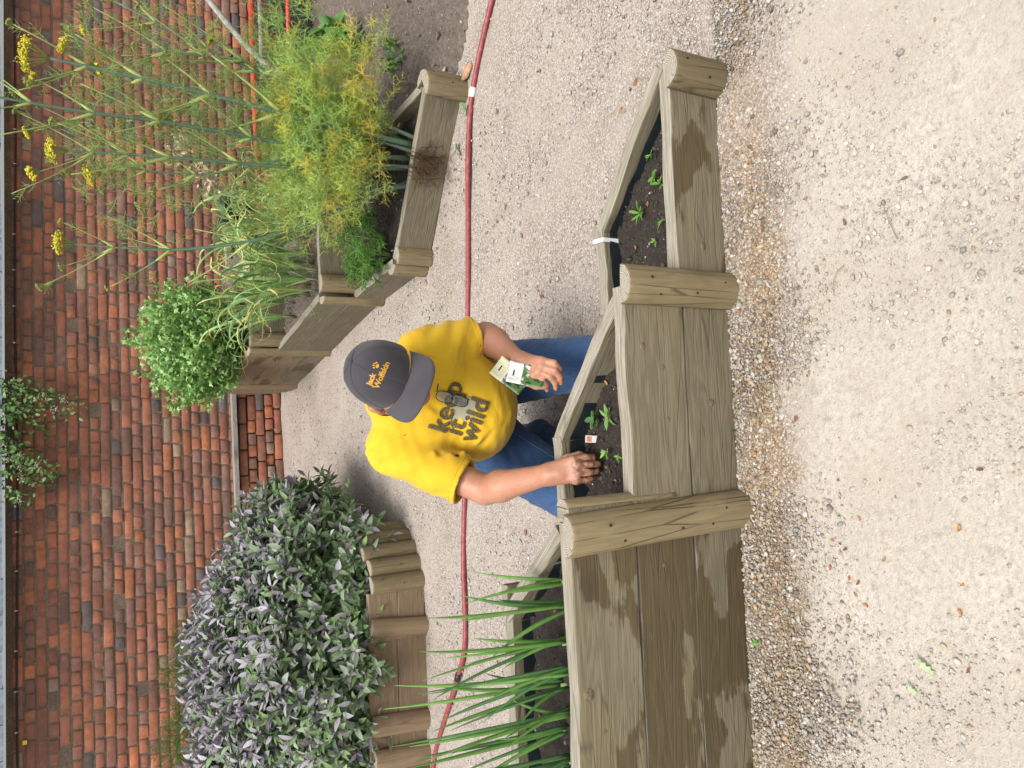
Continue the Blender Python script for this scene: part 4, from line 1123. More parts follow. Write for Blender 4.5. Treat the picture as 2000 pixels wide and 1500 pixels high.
    # branches from the joints
    for i, (p, d, f, r) in enumerate(nodes):
        if p[2] + off[2] < 0.75: continue
        for k in range(3 if f > 0.45 else 2):
            sgn = 1 if (i + k) % 2 else -1
            e = norm(d * 0.9 + np.array([sgn * g.uniform(0.35, 0.8), g.uniform(-0.3, 0.3), 0.1]))
            L = g.uniform(0.18, 0.42) * (1.15 - 0.4 * f)
            tip, td = branch(p, e, L, max(0.0018, r * 0.42))
            z = g.uniform()
            if z < 0.55: umbel(tip, td, g.uniform(0.018, 0.034), 8, False)
            elif z < 0.68: umbel(tip, td, g.uniform(0.03, 0.042), 12, True)
    # feathery cloud round the lower half
    for k in range(1050):
        t = g.uniform(); hgt = 0.30 + 0.46 * g.uniform() ** 0.9
        p = np.array([1.22 + 0.25 * g.normal() + 0.10 * hgt, 3.70 + 0.17 * g.normal(), hgt]) 
        if p[2] < 0.42 and p[0] < 0.95: continue
        if p[0] > 1.75 or p[0] < 0.76 or p[1] < 3.45: continue
        yel = g.uniform() < (0.72 if hgt < 0.5 else 0.32)
        col = np.array([(0.92, 0.92, 0.20), (0.80, 0.92, 0.26), (0.92, 0.80, 0.18)][g.integers(3)] if yel else [(0.66, 0.86, 0.26), (0.74, 0.92, 0.30), (0.52, 0.74, 0.26)][g.integers(3)])
        d = norm(np.array([g.normal(0, .8), g.normal(-0.2, .6), g.normal(0.35, 0.55)]))
        threads(fol_y, p - off, d, g.uniform(0.11, 0.20), g, col, 0.00105, n=6)
    for k in range(680):                                              # greener and thinner higher up
        hgt = 0.65 + 0.95 * g.uniform() ** 1.6; p = np.array([1.25 + 0.30 * g.normal(), 3.75 + 0.15 * g.normal(), hgt])
        d = norm(np.array([g.normal(0, .8), g.normal(0, .5), g.normal(0.3, 0.6)]))
        threads(fol_g, p - off, d, g.uniform(0.08, 0.16), g, np.array((0.45, 0.62, 0.22)) * g.uniform(0.8, 1.2), 0.0009, n=5)
    o = link('lower_fronds', thread_mesh('lower_fronds', fol_y, 'thread_leaf', 1), root); o['kind'] = 'stuff'
    o = link('upper_fronds', thread_mesh('upper_fronds', fol_g, 'thread_leaf', 2), root); o['kind'] = 'stuff'
    # withered brown fronds hanging over the board
    dead = []
    for k in range(26):
        p = np.array([1.10 + g.normal(0, 0.06), 3.47 + g.normal(0, 0.015) , 0.21]); 
        d = norm(np.array([g.normal(-0.1, 0.35), -0.35, -1.0])); threads(dead, p - off, d, g.uniform(0.08, 0.2), g, np.array((0.22, 0.13, 0.06)), 0.0011, n=4)
    link('withered_fronds', thread_mesh('withered_fronds', dead, 'thread_leaf', 3), root)['kind'] = 'stuff'
    # stout pale stem bases
    for x, y, dx in ((1.16, 3.56, 0.06), (1.10, 3.60, 0.0), (1.22, 3.54, 0.09), (1.02, 3.64, -0.05), (1.19, 3.60, 0.03)):
        P = bez(np.array([x, y, 0.11]) - off, np.array([x + dx * .5, y + .02, 0.24]) - off, np.array([x + dx, y + 0.05, 0.36]) - off, 7)
        tube_obj('stem_base', P, np.linspace(0.012, 0.006, 7), M['waxy_leaf'], root, 7, True, (0.15, 0.21, 0.14))
fennel()
def feathery(name, label, loc, seed, n=10, L=0.14, col=(0.11, 0.24, 0.05), w=0.0016, cat='plant', spread=0.5, group=None):
    g = rng(seed); root = empty(name, loc); tag(root, label, cat, group); it = []
    for k in range(n):
        a = g.uniform(0, 6.28); d = norm(np.array([math.cos(a) * spread, math.sin(a) * spread, 1.0 + g.normal(0, .2)]))
        l = L * g.uniform(0.7, 1.2); P = bez((0, 0, 0), d * l * 0.7 + np.array([0, 0, l * 0.2]), d * l + np.array([d[0] * l * .5, d[1] * l * .5, -l * 0.1]), 6)
        tube_obj('stalk', P, np.linspace(0.0022, 0.001, 6), M['leaf'], root, 5, True, np.array(col) * 1.2)
        for q in (2, 3, 4): threads(it, P[q], norm(P[q + 1] - P[q]) + g.normal(0, 0.3, 3), l * 0.55, g, np.array(col) * g.uniform(0.8, 1.2), w, n=5)
    link('fronds', thread_mesh('fronds', it, 'thread_leaf', seed), root)['kind'] = 'stuff'
    return root
feathery('carrot_plant', 'feathery green carrot plant beside the plank divider, the taller of two', (0.80, 3.98, 0.12), 111, 18, 0.24, (0.22, 0.44, 0.09), 0.0024)
feathery('carrot_plant', 'smaller feathery carrot plant near the angled corner of the planter', (0.70, 3.92, 0.12), 112, 15, 0.19, (0.22, 0.44, 0.09), 0.0024)
feathery('dill_plant', 'soft green feathery plant behind the sage at the picture edge', (-2.02, 5.45, 0.55), 113, 26, 0.55, (0.12, 0.22, 0.04), 0.0020, spread=0.45)

# ------------------------------------------------------------------ young plants in the front beds
def seedling(loc, label, seed, n=7, L=0.035, col=(0.13, 0.30, 0.04), shape=SAGE, name='seedling', up=0.6, group=None):
    g = rng(seed); root = empty(name, loc); tag(root, label, 'seedling', group)
    for k in range(n):
        a = g.uniform(0, 6.28); d = norm(np.array([math.cos(a), math.sin(a), up + g.uniform(-.2, .5)])); l = L * g.uniform(0.6, 1.2)
        me = fast_mesh('leaf', shape[0], shape[1], M['leaf'], True, np.broadcast_to(np.array(col) * g.uniform(0.8, 1.25), (len(shape[0]), 3)))
        o = link('leaf', me, root); z = g.uniform(0, 0.5) * L; nn = np.array([0, 0, 1.0]) + g.normal(0, .2, 3)
        y = norm(np.cross(nn, d)); zz = np.cross(d, y)
        o.matrix_local = Matrix(((d[0] * l, y[0] * l, zz[0] * l, 0), (d[1] * l, y[1] * l, zz[1] * l, 0), (d[2] * l, y[2] * l, zz[2] * l, z), (0, 0, 0, 1)))
    q = tube([(0, 0, -0.01), (0, 0, L * 0.6)], [0.0012, 0.0008], 5); link('stem', fast_mesh('stem', q[0], tris(q[1]), M['leaf'], True, np.broadcast_to((0.16, 0.24, 0.07), (len(q[0]), 3))), root)
seedling((0.508, 1.80, 0.147), 'bushiest little seedling in the low front bed', 121, 16, 0.036, shape=blade_shape([.02, .07, .09, .07, .01], .1, .3))
seedling((0.602, 1.74, 0.147), 'seedling beside a stone in the middle of the low front bed', 122, 8, 0.028)
seedling((0.575, 1.715, 0.147), 'seedling close to the front board of the low bed, among bark bits', 123, 7, 0.026)
seedling((0.668, 1.745, 0.147), 'upright tufted seedling nearest the pointed end of the low bed', 124, 9, 0.032, shape=blade_shape([.02, .07, .09, .07, .01], .1, .3))
seedling((0.47, 1.70, 0.147), 'thin pale seedling against the front board of the low bed', 125, 6, 0.03, shape=blade_shape([.02, .06, .07, .05, .01], .2, .3))
seedling((0.415, 1.745, 0.145), 'tiny sprout alone in the low bed near the log post', 126, 4, 0.018)
seedling((-0.105, 1.80, 0.325), 'dark-leaved young plant beside the seed label in the middle bed', 127, 16, 0.030, (0.09, 0.20, 0.06), OVAL, 'young_plant', 0.7)
seedling((-0.095, 1.735, 0.325), 'sprawling light green young plant in the centre of the middle bed', 128, 15, 0.034, (0.16, 0.30, 0.07), SAGE, 'young_plant', 0.25)
seedling((-0.198, 1.755, 0.325), 'freshly planted seedling at the tip of the fingers', 129, 7, 0.022, (0.18, 0.36, 0.07))
seedling((-0.205, 1.695, 0.325), 'freshly planted seedling by the front board, next to the hand', 130, 6, 0.019, (0.18, 0.36, 0.07))
seedling((0.075, 1.68, 0.325), 'small green sprout at the narrow end of the middle bed', 131, 4, 0.022)

# ------------------------------------------------------------------ climber hanging over the wall
def climber():
    g = rng(141); root = empty('climber', WO + WE * -0.1 + np.array([0, 0, 2.06])); off = np.array(root.location)
    tag(root, 'leafy climber with small white flowers trailing over the wall top', 'climber')
    L1, L2, LN, LS, LC = [], [], [], [], []; fl = []
    ends = [(-0.12, 1.56), (-0.2, 1.62), (-0.05, 1.70), (-0.32, 1.78), (-0.62, 1.70), (-0.74, 1.78), (-0.55, 1.85), (-0.45, 1.95), (0.0, 1.9), (-0.85, 1.9), (-0.2, 1.85), (-0.68, 1.73)]
    for s, z in ends:
        a = WO + WE * (-0.25 + (s + 0.4) * 0.45) + np.array([0, 0, 2.13]) + WN * 0.15; b = WO + WE * s + np.array([0, 0, z]) + WN * g.uniform(0.05, 0.14)
        m = (a + b) / 2 + WN * 0.10 + WE * (s + 0.35) * 0.4 + np.array([0, 0, 0.1]); P = bez(a, m, b, 12) - off
        tube_obj('stem', P, np.linspace(0.004, 0.0015, 12), M['leaf'], root, 5, True, (0.13, 0.09, 0.06))
        for k in range(85):
            f = g.uniform(0.0, 1) * 11; i = min(10, int(f)); p = P[i] + (P[i + 1] - P[i]) * (f - i) + g.normal(0, 0.035, 3)
            L1.append(p); L2.append(norm(g.normal(0, 1, 3) + WN * 0.7)); LN.append(WN + np.array([0, 0, .6]) + g.normal(0, .4, 3)); LS.append(g.uniform(0.025, 0.05)); LC.append(np.array([(0.15, 0.28, 0.08), (0.21, 0.35, 0.11), (0.10, 0.20, 0.06)][g.integers(3)]) * g.uniform(0.8, 1.25))
        for k in range(g.integers(1, 3)): fl.append(P[g.integers(2, 11)] + WN * 0.04)
    for k in range(180):                                            # tangle lying on the coping
        p = WO + WE * g.normal(-0.42, 0.3) + np.array([0, 0, 2.12 + abs(g.normal(0, 0.07))]) + WN * g.uniform(0, 0.22) - off
        L1.append(p); L2.append(norm(g.normal(0, 1, 3))); LN.append(np.array([0, 0, 1]) + g.normal(0, .4, 3)); LS.append(g.uniform(0.03, 0.05)); LC.append(np.array((0.08, 0.16, 0.045)) * g.uniform(0.7, 1.25))
    L1, L2, LN, LS, LC = map(np.array, (L1, L2, LN, LS, LC))
    idx = np.argsort(-LS)[:120]; rest = np.ones(len(L1), bool); rest[idx] = False
    leaf_objs(root, OVAL, idx, L1, L2, LN, LS, LC, 'leaf', None, palette_n=4)
    V, Fc, k = place(OVAL, L1[rest], L2[rest], LN[rest], LS[rest])
    link('foliage', fast_mesh('foliage', V, Fc, M['leaf'], False, np.repeat(LC[rest], k, 0)), root)['kind'] = 'stuff'
    for p in fl:
        m = 22; Q = p + g.normal(0, 0.016, (m, 3)); V, Fc, C = stones(Q, g.uniform(0.004, 0.008, m), pal(g, m, [(0.72, 0.68, 0.6), (0.6, 0.52, 0.4)], [.7, .3]), int(g.integers(1e6)), False)
        link('flower_cluster', fast_mesh('flower_cluster', V, Fc, M['leaf'], False, C), root)
climber()

# ------------------------------------------------------------------ things in the border behind the fennel
def border_things():
    g = rng(151)
    M['red_paint'] = plain('red_paint', (0.50, 0.045, 0.025), 0.45, 0.2, 40)
    M['pale_pole'] = plain('pale_pole', (0.27, 0.255, 0.235), 0.8, 0.35, 30)
    M['black_plastic'] = plain('black_plastic', (0.018, 0.019, 0.021), 0.45, 0.3, 20)
    M['blue_tape'] = plain('blue_tape', (0.12, 0.28, 0.55), 0.6, 0.2, 40)
    r = empty('red_tube_frame', (2.1, 5.6, 0)); tag(r, 'red metal tube frame standing in the border behind the fennel', 'frame')
    rel = lambda *p: np.array(p) - np.array([2.1, 5.6, 0])
    tube_obj('top_rail', smooth_path([rel(3.3, 5.6, .51), rel(2.4, 5.6, .50), rel(1.62, 5.6, .475), rel(1.50, 5.6, .46), rel(1.43, 5.62, .36), rel(1.42, 5.62, 0.0)], 30), 0.021, M['red_paint'], r, 9)
    tube_obj('lower_rail', [rel(3.3, 5.6, .25), rel(2.3, 5.6, .245)], 0.016, M['red_paint'], r, 9)
    tube_obj('upright', [rel(1.70, 5.6, .47), rel(1.70, 5.6, .62)], 0.014, M['red_paint'], r, 8)
    tube_obj('leg', [rel(3.25, 5.6, .52), rel(3.25, 5.6, 0)], 0.02, M['red_paint'], r, 8)
    for k in range(9):
        x = 2.35 + k * 0.1; tube_obj('net_cord', [rel(x, 5.6, .5), rel(x + (0.09 if k % 2 else -0.05), 5.61, .25)], 0.003, M['red_paint'], r, 4)
    p = empty('leaning_pole', (2.0, 5.3, 0)); tag(p, 'weathered grey pole leaning behind the fennel, blue tape at its top', 'pole')
    pts = np.array([(2.0, 5.2, 0.0), (2.1, 5.25, .36), (2.32, 5.4, .58), (2.75, 5.6, .86)]) - np.array([2.0, 5.3, 0])
    tube_obj('shaft', smooth_path(pts, 18), 0.021, M['pale_pole'], p, 9)
    tube_obj('tape', [pts[-1] + (pts[-2] - pts[-1]) * 0.16, pts[-1] + (pts[-2] - pts[-1]) * 0.06], 0.031, M['blue_tape'], p, 9)
    q = empty('grey_rail', (2.7, 5.75, 0)); tag(q, 'thin grey rail between the red tubes at the picture edge', 'rail')
    tube_obj('bar', [(-0.45, 0, .40), (0.6, 0, .42)], 0.017, M['pale_pole'], q, 8); tube_obj('leg', [(-0.4, 0, .40), (-0.4, 0, 0)], 0.015, M['pale_pole'], q, 8)
    # black groundsheet tray behind the rails
    V = [(2.25, 5.75, .03), (3.6, 5.8, .03), (3.6, 5.85, .36), (2.25, 5.80, .33), (2.25, 6.3, .03), (3.6, 6.3, .03), (3.6, 6.25, .36), (2.25, 6.25, .33)]
    tag(link('black_crate', py_mesh('black_crate', V, [(0, 1, 2, 3), (5, 4, 7, 6), (4, 0, 3, 7), (1, 5, 6, 2), (0, 4, 5, 1), (7, 3, 2, 6)], M['black_plastic'])), 'dark plastic crate behind the red frame', 'crate')
    # black flower pot
    pot = empty('flower_pot', (1.23, 5.60, 0.51)); tag(pot, 'black plastic pot half hidden by strap leaves', 'pot')
    prof = [(0.08, 0.0), (0.105, 0.19), (0.118, 0.19), (0.118, 0.22), (0.104, 0.22), (0.09, 0.05)]
    n = 20; V = []; Fc = []
    for rr, z in prof: V += [(rr * math.cos(a), rr * math.sin(a), z) for a in np.arange(n) * 2 * math.pi / n]
    for i in range(len(prof) - 1):
        for j in range(n): Fc.append((i * n + j, i * n + (j + 1) % n, (i + 1) * n + (j + 1) % n, (i + 1) * n + j))
    Fc.append(tuple(reversed(range(n)))); Fc.append(tuple(range((len(prof) - 1) * n, len(prof) * n)))
    link('body', py_mesh('body', V, Fc, M['black_plastic'], True), pot)
    # dried flower heads
    d = empty('dried_flowers', (1.45, 5.3, 0.02)); tag(d, 'dry beige seed heads in front of the brick wall behind the fennel', 'plant')
    for (x, y, z) in ((1.52, 5.4, 1.02), (1.30, 5.4, .80), (1.62, 5.4, .98), (1.40, 5.3, .86)):
        P = bez((0, 0, 0), ((x - 1.45) * .3, 0.05, .5), (x - 1.45, y - 5.3, z), 7); tube_obj('stem', P, np.linspace(0.005, 0.003, 7), M['leaf'], d, 6, True, (0.3, 0.22, 0.13))
        m = 60; Q = P[-1] + g.normal(0, 0.03, (m, 3)); V, Fc, k = place(OVAL, Q, g.normal(0, 1, (m, 3)), g.normal(0, 1, (m, 3)), g.uniform(0.025, 0.045, m))
        link('seed_head', fast_mesh('seed_head', V, Fc, M['leaf'], False, np.repeat(pal(g, m, [(0.62, 0.50, 0.36), (0.5, 0.38, 0.26)], [.6, .4]), k, 0)), d)['kind'] = 'stuff'
    bushy('leafy_weed', 'broad-leaved bright green plant in the bare border at the picture edge', 'plant', (2.08, 4.62, 0.17), (0.24, 0.2, 0.16), 70, OVAL, 0.11, [(0.15, 0.32, 0.07), (0.11, 0.25, 0.06)], 161, 'leaf', -0.2, 0.5, 60)
    bushy('leafy_weed', 'small broad-leaved weed between the border soil and the fennel', 'plant', (1.62, 4.5, 0.12), (0.14, 0.14, 0.10), 50, OVAL, 0.07, [(0.14, 0.30, 0.06), (0.10, 0.22, 0.05)], 162, 'leaf', -0.2, 0.4, 40)
    bushy('leafy_weed', 'low tangled weed on the bare soil near the red hose', 'plant', (1.85, 4.05, 0.06), (0.12, 0.10, 0.05), 36, OVAL, 0.035, [(0.13, 0.27, 0.06)], 163, 'leaf', -0.2, 0.4, 30)
    # squash-like pale leaves inside the fennel
    bushy('leafy_weed', 'broad pale green leaves growing among the fennel fronds', 'plant', (1.42, 4.3, 0.32), (0.25, 0.2, 0.22), 48, OVAL, 0.13, [(0.17, 0.28, 0.09), (0.13, 0.24, 0.07)], 164, 'leaf', -0.3, 0.4, 40)
border_things()

# ------------------------------------------------------------------ red garden hose
def hose():
    t = NT('hose_rubber'); co = t.coords('Object'); n1 = t.noise(co, 50, 4)
    M['hose_rubber'] = t.fin(t.ramp(n1, [(0.3, (0.20, 0.032, 0.036)), (0.55, (0.26, 0.05, 0.052)), (0.75, (0.34, 0.13, 0.12))]), 0.5, t.bump(n1, 0.1, 0.002))
    pts = [(2.6, 2.35), (1.95, 2.79), (1.69, 2.97), (1.51, 3.086), (1.31, 3.18), (1.08, 3.218), (0.72, 3.228), (0.365, 3.24), (-0.1, 3.27), (-0.56, 3.303), (-0.86, 3.323), (-1.23, 3.317), (-1.455, 3.414), (-1.75, 3.59), (-2.0, 3.71), (-2.6, 3.85)]
    P = smooth_path(np.array([(x, y, 0.014) for x, y in pts]), 150)
    root = empty('garden_hose', (0, 0, 0)); tag(root, 'dark red rubber hose lying across the gravel path', 'hose')
    tube_obj('tube', P, 0.0125, M['hose_rubber'], root, 10)
    for (x, y, dx, dy) in ((1.355, 3.163, -.9, .35), (-1.43, 3.40, -.9, .45)):
        tube_obj('coupling', [(x - dx * .022, y - dy * .022, .015), (x, y, .015), (x + dx * .022, y + dy * .022, .015)], [0.0145, 0.0165, 0.0145], M['white_plastic'] if x > 0 else M['black_rubber'], root, 10)
hose()

# ================================================================== THE GARDENER
# signed-distance modelling: tapered limbs blended into one surface, meshed with surface nets
class Field:
    def __init__(s, lo, hi, h):
        s.lo = np.array(lo, float); s.h = h
        s.n = np.ceil((np.array(hi) - s.lo) / h).astype(int) + 1
        s.D = np.full(s.n, 1.0, np.float32)
    def box(s, lo, hi):
        a = np.clip(np.floor((np.array(lo) - s.lo) / s.h).astype(int), 0, s.n); b = np.clip(np.ceil((np.array(hi) - s.lo) / s.h).astype(int) + 1, 0, s.n)
        sl = tuple(slice(a[i], b[i]) for i in range(3))
        g = [s.lo[i] + s.h * np.arange(a[i], b[i]) for i in range(3)]
        X, Y, Z = np.meshgrid(*g, indexing='ij')
        return sl, np.stack([X, Y, Z], -1)
    def smin(s, sl, d, k):
        D = s.D[sl]
        if k <= 0: s.D[sl] = np.minimum(D, d); return
        h = np.clip(0.5 + 0.5 * (D - d) / k, 0, 1)
        s.D[sl] = D * (1 - h) + d * h - k * h * (1 - h)
    def cone(s, p, q, r1, r2, k=0.02, sub=False):
        p = np.array(p, float); q = np.array(q, float); R = max(r1, r2) + k + 0.035
        sl, X = s.box(np.minimum(p, q) - R, np.maximum(p, q) + R)
        if 0 in X.shape: return
        v = q - p; t = np.clip(((X - p) @ v) / (v @ v), 0, 1)
        d = np.linalg.norm(X - p - t[..., None] * v, axis=-1) - (r1 + (r2 - r1) * t)
        if sub: s.D[sl] = np.maximum(s.D[sl], -d)
        else: s.smin(sl, d.astype(np.float32), k)
    def chain(s, pts, rads, k=0.012):
        for i in range(len(pts) - 1): s.cone(pts[i], pts[i + 1], rads[i], rads[i + 1], k)
    def ell(s, c, r, R=None, k=0.02, sub=False):
        c = np.array(c, float); r = np.array(r, float); m = r.max() + k + 0.035
        sl, X = s.box(c - m, c + m)
        if 0 in X.shape: return
        Q = X - c
        if R is not None: Q = Q @ np.array(R).T          # rows of R are the ellipsoid's axes
        k0 = np.linalg.norm(Q / r, axis=-1); k1 = np.linalg.norm(Q / (r * r), axis=-1) + 1e-9
        d = k0 * (k0 - 1) / k1
        if sub: s.D[sl] = np.maximum(s.D[sl], -d)
        else: s.smin(sl, d.astype(np.float32), k)
    def groove(s, p, q, w, a):
        """soft crease (a>0 sinks, a<0 raises) along a segment"""
        p = np.array(p, float); q = np.array(q, float)
        sl, X = s.box(np.minimum(p, q) - 3 * w, np.maximum(p, q) + 3 * w)
        if 0 in X.shape: return
        v = q - p; t = np.clip(((X - p) @ v) / (v @ v), 0, 1)
        d = np.linalg.norm(X - p - t[..., None] * v, axis=-1)
        s.D[sl] += (a * np.exp(-(d / w) ** 2) * np.sin(np.pi * np.clip(t, 0.12, 0.88))).astype(np.float32)
    def cut(s, n, d0):
        """keep the side where n.x < d0"""
        sl, X = s.box(s.lo, s.lo + s.h * s.n)
        s.D = np.maximum(s.D, ((X @ np.array(n)) - d0).astype(np.float32))
    def mesh(s):
        D = s.D; n = np.array(D.shape) - 1
        c = [D[i:n[0] + i, j:n[1] + j, k:n[2] + k] for i in (0, 1) for j in (0, 1) for k in (0, 1)]
        neg = sum((x < 0).astype(np.int8) for x in c)
        cell = (neg > 0) & (neg < 8)
        idx = np.argwhere(cell); vid = -np.ones(cell.shape, np.int32); vid[cell] = np.arange(len(idx))
        cs = np.stack([x[cell] for x in c], -1)
        cp = np.array([(i, j, k) for i in (0, 1) for j in (0, 1) for k in (0, 1)], float)
        acc = np.zeros((len(idx), 3)); cnt = np.zeros(len(idx))
        for a in range(8):
            for b in range(a + 1, 8):
                if np.abs(cp[a] - cp[b]).sum() != 1: continue
                va, vb = cs[:, a], cs[:, b]; m = (va < 0) != (vb < 0)
                t = np.where(m, va / (va - vb + 1e-12), 0)
                acc += np.where(m[:, None], cp[a] + t[:, None] * (cp[b] - cp[a]), 0); cnt += m
        V = s.lo + s.h * (idx + acc / cnt[:, None])
        F = []
        for ax in range(3):
            o1, o2 = [(1, 2), (2, 0), (0, 1)][ax]
            sl0 = [slice(1, n[0]), slice(1, n[1]), slice(1, n[2])]
            a = [slice(1, n[0]), slice(1, n[1]), slice(1, n[2])]; b = list(a); a[ax] = slice(0, n[ax]); b[ax] = slice(1, n[ax] + 1)
            A = D[tuple(a)] < 0; B = D[tuple(b)] < 0
            for s0, flip in ((A & ~B, False), (~A & B, True)):
                e = np.argwhere(s0)
                base = e.copy(); 
                for q in range(3):
                    if q != ax: base[:, q] += 1
                def cellid(d1, d2):
                    z = base.copy(); z[:, o1] -= d1; z[:, o2] -= d2
                    return vid[z[:, 0], z[:, 1], z[:, 2]]
                Q = np.stack([cellid(1, 1), cellid(0, 1), cellid(0, 0), cellid(1, 0)], -1)
                if flip: Q = Q[:, ::-1]
                F.append(Q)
        F = np.concatenate(F); F = F[(F >= 0).all(1)]
        return V, F
def relax(V, F, it=2, lam=0.5):
    n = len(V); E = np.concatenate([F[:, [0, 1]], F[:, [1, 2]], F[:, [2, 3]], F[:, [3, 0]]])
    E = np.concatenate([E, E[:, ::-1]])
    deg = np.bincount(E[:, 0], minlength=n).clip(1)
    for _ in range(it):
        A = np.stack([np.bincount(E[:, 0], V[E[:, 1], k], n) for k in range(3)], -1) / deg[:, None]
        V = V + lam * (A - V)
    return V
def sm(x): return np.array(x, float)

# joints (metres; the man kneels behind the middle bed, leaning over its back board)
sh_R, el_R, wr_R = sm((-0.205, 2.335, 0.755)), sm((-0.328, 2.115, 0.530)), sm((-0.262, 1.872, 0.446))
sh_L, el_L, wr_L = sm((0.112, 2.27, 0.672)), sm((0.158, 2.24, 0.452)), sm((0.070, 2.055, 0.440))
hip_R, hip_L = sm((-0.215, 2.50, 0.30)), sm((0.035, 2.47, 0.29))
kn_R, kn_L = sm((-0.385, 2.105, 0.185)), sm((0.072, 2.065, 0.135))
an_R, an_L = sm((-0.20, 2.50, 0.075)), sm((0.10, 2.48, 0.07))
# head frame
hu = norm(sm((0.287, -0.288, 0.902))); hf = sm((-0.287, -0.925, -0.202)); hf = norm(hf - hu * (hf @ hu)); hl = np.cross(hu, -hf)     # his left
HC = sm((0.034, 2.08, 0.880)) - hu * 0.052 + hf * 0.010
cap_u, cap_f, cap_c = hu.copy(), hf.copy(), HC + hu * 0.052 - hf * 0.010
_a = math.radians(15); hu, hf = hu * math.cos(_a) + hf * math.sin(_a), hf * math.cos(_a) - hu * math.sin(_a)     # chin tucked under the brim
HC = cap_c - hu * 0.062 - hf * 0.012 + hl * 0.020
def hp(l, f, u): return HC + hl * l + hf * f + hu * u

def build_body():
    F = Field((-0.52, 1.70, 0.0), (0.40, 2.80, 1.02), 0.0042)
    # trunk (mostly under the clothes)
    F.cone((-0.09, 2.48, 0.36), (-0.07, 2.36, 0.52), 0.13, 0.135, 0.05)
    F.cone((-0.07, 2.36, 0.52), (-0.06, 2.36, 0.66), 0.135, 0.12, 0.05)
    F.cone(sh_R * 0.85 + sh_L * 0.15, sh_L * 0.85 + sh_R * 0.15, 0.062, 0.062, 0.05)
    for h, k, a in ((hip_R, kn_R, an_R), (hip_L, kn_L, an_L)):
        F.cone(h, k, 0.085, 0.058, 0.04); F.cone(k - sm((0, 0, 0.05)), a, 0.05, 0.036, 0.02)
    # arms
    for s_, e, w in ((sh_R, el_R, wr_R), (sh_L, el_L, wr_L)):
        F.cone(s_, e, 0.060, 0.0455, 0.03)
        m = e + (w - e) * 0.25
        F.cone(e, m, 0.0455, 0.046, 0.015); F.cone(m, w, 0.047, 0.0295, 0.02)
            # neck and head
    F.cone((-0.055, 2.335, 0.735), hp(0, -0.04, -0.06), 0.066, 0.060, 0.03)
    Rm = np.stack([hl, hf, hu])
    F.ell(hp(0, -0.012, 0.03), (0.076, 0.096, 0.098), Rm, 0.02)
    F.ell(hp(0, 0.022, -0.045), (0.061, 0.068, 0.075), Rm, 0.03)
    F.ell(hp(0, 0.055, -0.098), (0.032, 0.030, 0.026), Rm, 0.02)           # chin
    F.cone(hp(0, 0.088, 0.0), hp(0, 0.113, -0.040), 0.010, 0.015, 0.012)     # nose
    F.ell(hp(0.014, 0.098, -0.044), (0.010, 0.011, 0.009), Rm, 0.006); F.ell(hp(-0.014, 0.098, -0.044), (0.010, 0.011, 0.009), Rm, 0.006)
    F.cone(hp(-0.036, 0.078, 0.016), hp(0.036, 0.078, 0.016), 0.012, 0.012, 0.02)   # brow
    F.cone(hp(-0.018, 0.084, -0.070), hp(0.018, 0.084, -0.070), 0.0075, 0.0075, 0.006); F.cone(hp(-0.016, 0.082, -0.081), hp(0.016, 0.082, -0.081), 0.008, 0.008, 0.006)
    F.groove(hp(-0.024, 0.093, -0.0755), hp(0.024, 0.093, -0.0755), 0.004, 0.004)
    for sg in (-1, 1):
        F.ell(hp(sg * 0.032, 0.078, -0.002), (0.016, 0.012, 0.011), Rm, 0.004, sub=True)      # eye sockets
        F.ell(hp(sg * 0.047, 0.058, -0.035), (0.024, 0.022, 0.02), Rm, 0.02)                     # cheek
        F.ell(hp(sg * 0.088, -0.022, -0.028), (0.013, 0.024, 0.036), Rm, 0.008)                  # ear
        F.ell(hp(sg * 0.103, -0.014, -0.026), (0.007, 0.012, 0.020), Rm, 0.0, sub=True)
    # ---- right hand: reaching down into the compost, back of the hand to the viewer
    k1 = wr_R; fw = norm(sm((0.016, -0.070, -0.052))); acr = norm(sm((1.0, 0.10, 0.12))); acr = norm(acr - fw * (fw @ acr)); bk = np.cross(acr, fw)
    if bk[2] < 0: bk = -bk
    H = lambda a, f, b: k1 + acr * a + fw * f + bk * b
    F.cone(k1, H(0, 0.03, 0), 0.0295, 0.030, 0.02)
    for a, f in ((0.030, 0.080), (0.011, 0.086), (-0.008, 0.083), (-0.026, 0.075)):            # palm fans out to the knuckles
        F.cone(H(a * 0.45, 0.012, 0), H(a, f, 0.004), 0.019, 0.0125, 0.012)
    F.cone(H(0.012, 0.03, -0.012), H(0.034, 0.055, -0.018), 0.019, 0.014, 0.012)                 # ball of the thumb
    dn = sm((0, -0.10, -1.0))
    for (a, f, l1, l2, l3, r, sp) in ((0.032, 0.083, 0.036, 0.024, 0.020, 0.0092, 0.006), (0.0105, 0.089, 0.040, 0.026, 0.021, 0.0094, 0.0), (-0.0110, 0.086, 0.036, 0.024, 0.020, 0.0091, -0.003), (-0.031, 0.077, 0.029, 0.019, 0.017, 0.0083, -0.008)):
        p0 = H(a, f, 0.004); p1 = p0 + norm(fw * 0.75 + dn * 0.62 + acr * sp * 8) * l1 * 0.95; p2 = p1 + norm(dn * 0.95 - fw * 0.05 - bk * 0.1 + acr * (0.010 - a) * 4) * l2; p3 = p2 + norm(dn * 0.75 - fw * 0.55 + acr * (0.010 - a) * 9) * l3
        F.chain([p0, p1, p2, p3], [r * 1.15, r * 1.05, r * 0.98, r * 0.80], 0.0015)
        F.ell(p0 + bk * 0.004, (0.011, 0.011, 0.010), k=0.008)
    t0 = H(0.034, 0.055, -0.018); t1 = t0 + norm(fw * 0.8 + acr * 0.25 + dn * 0.7) * 0.036; t2 = t1 + norm(dn * 0.9 + fw * 0.2 - acr * 0.35) * 0.028
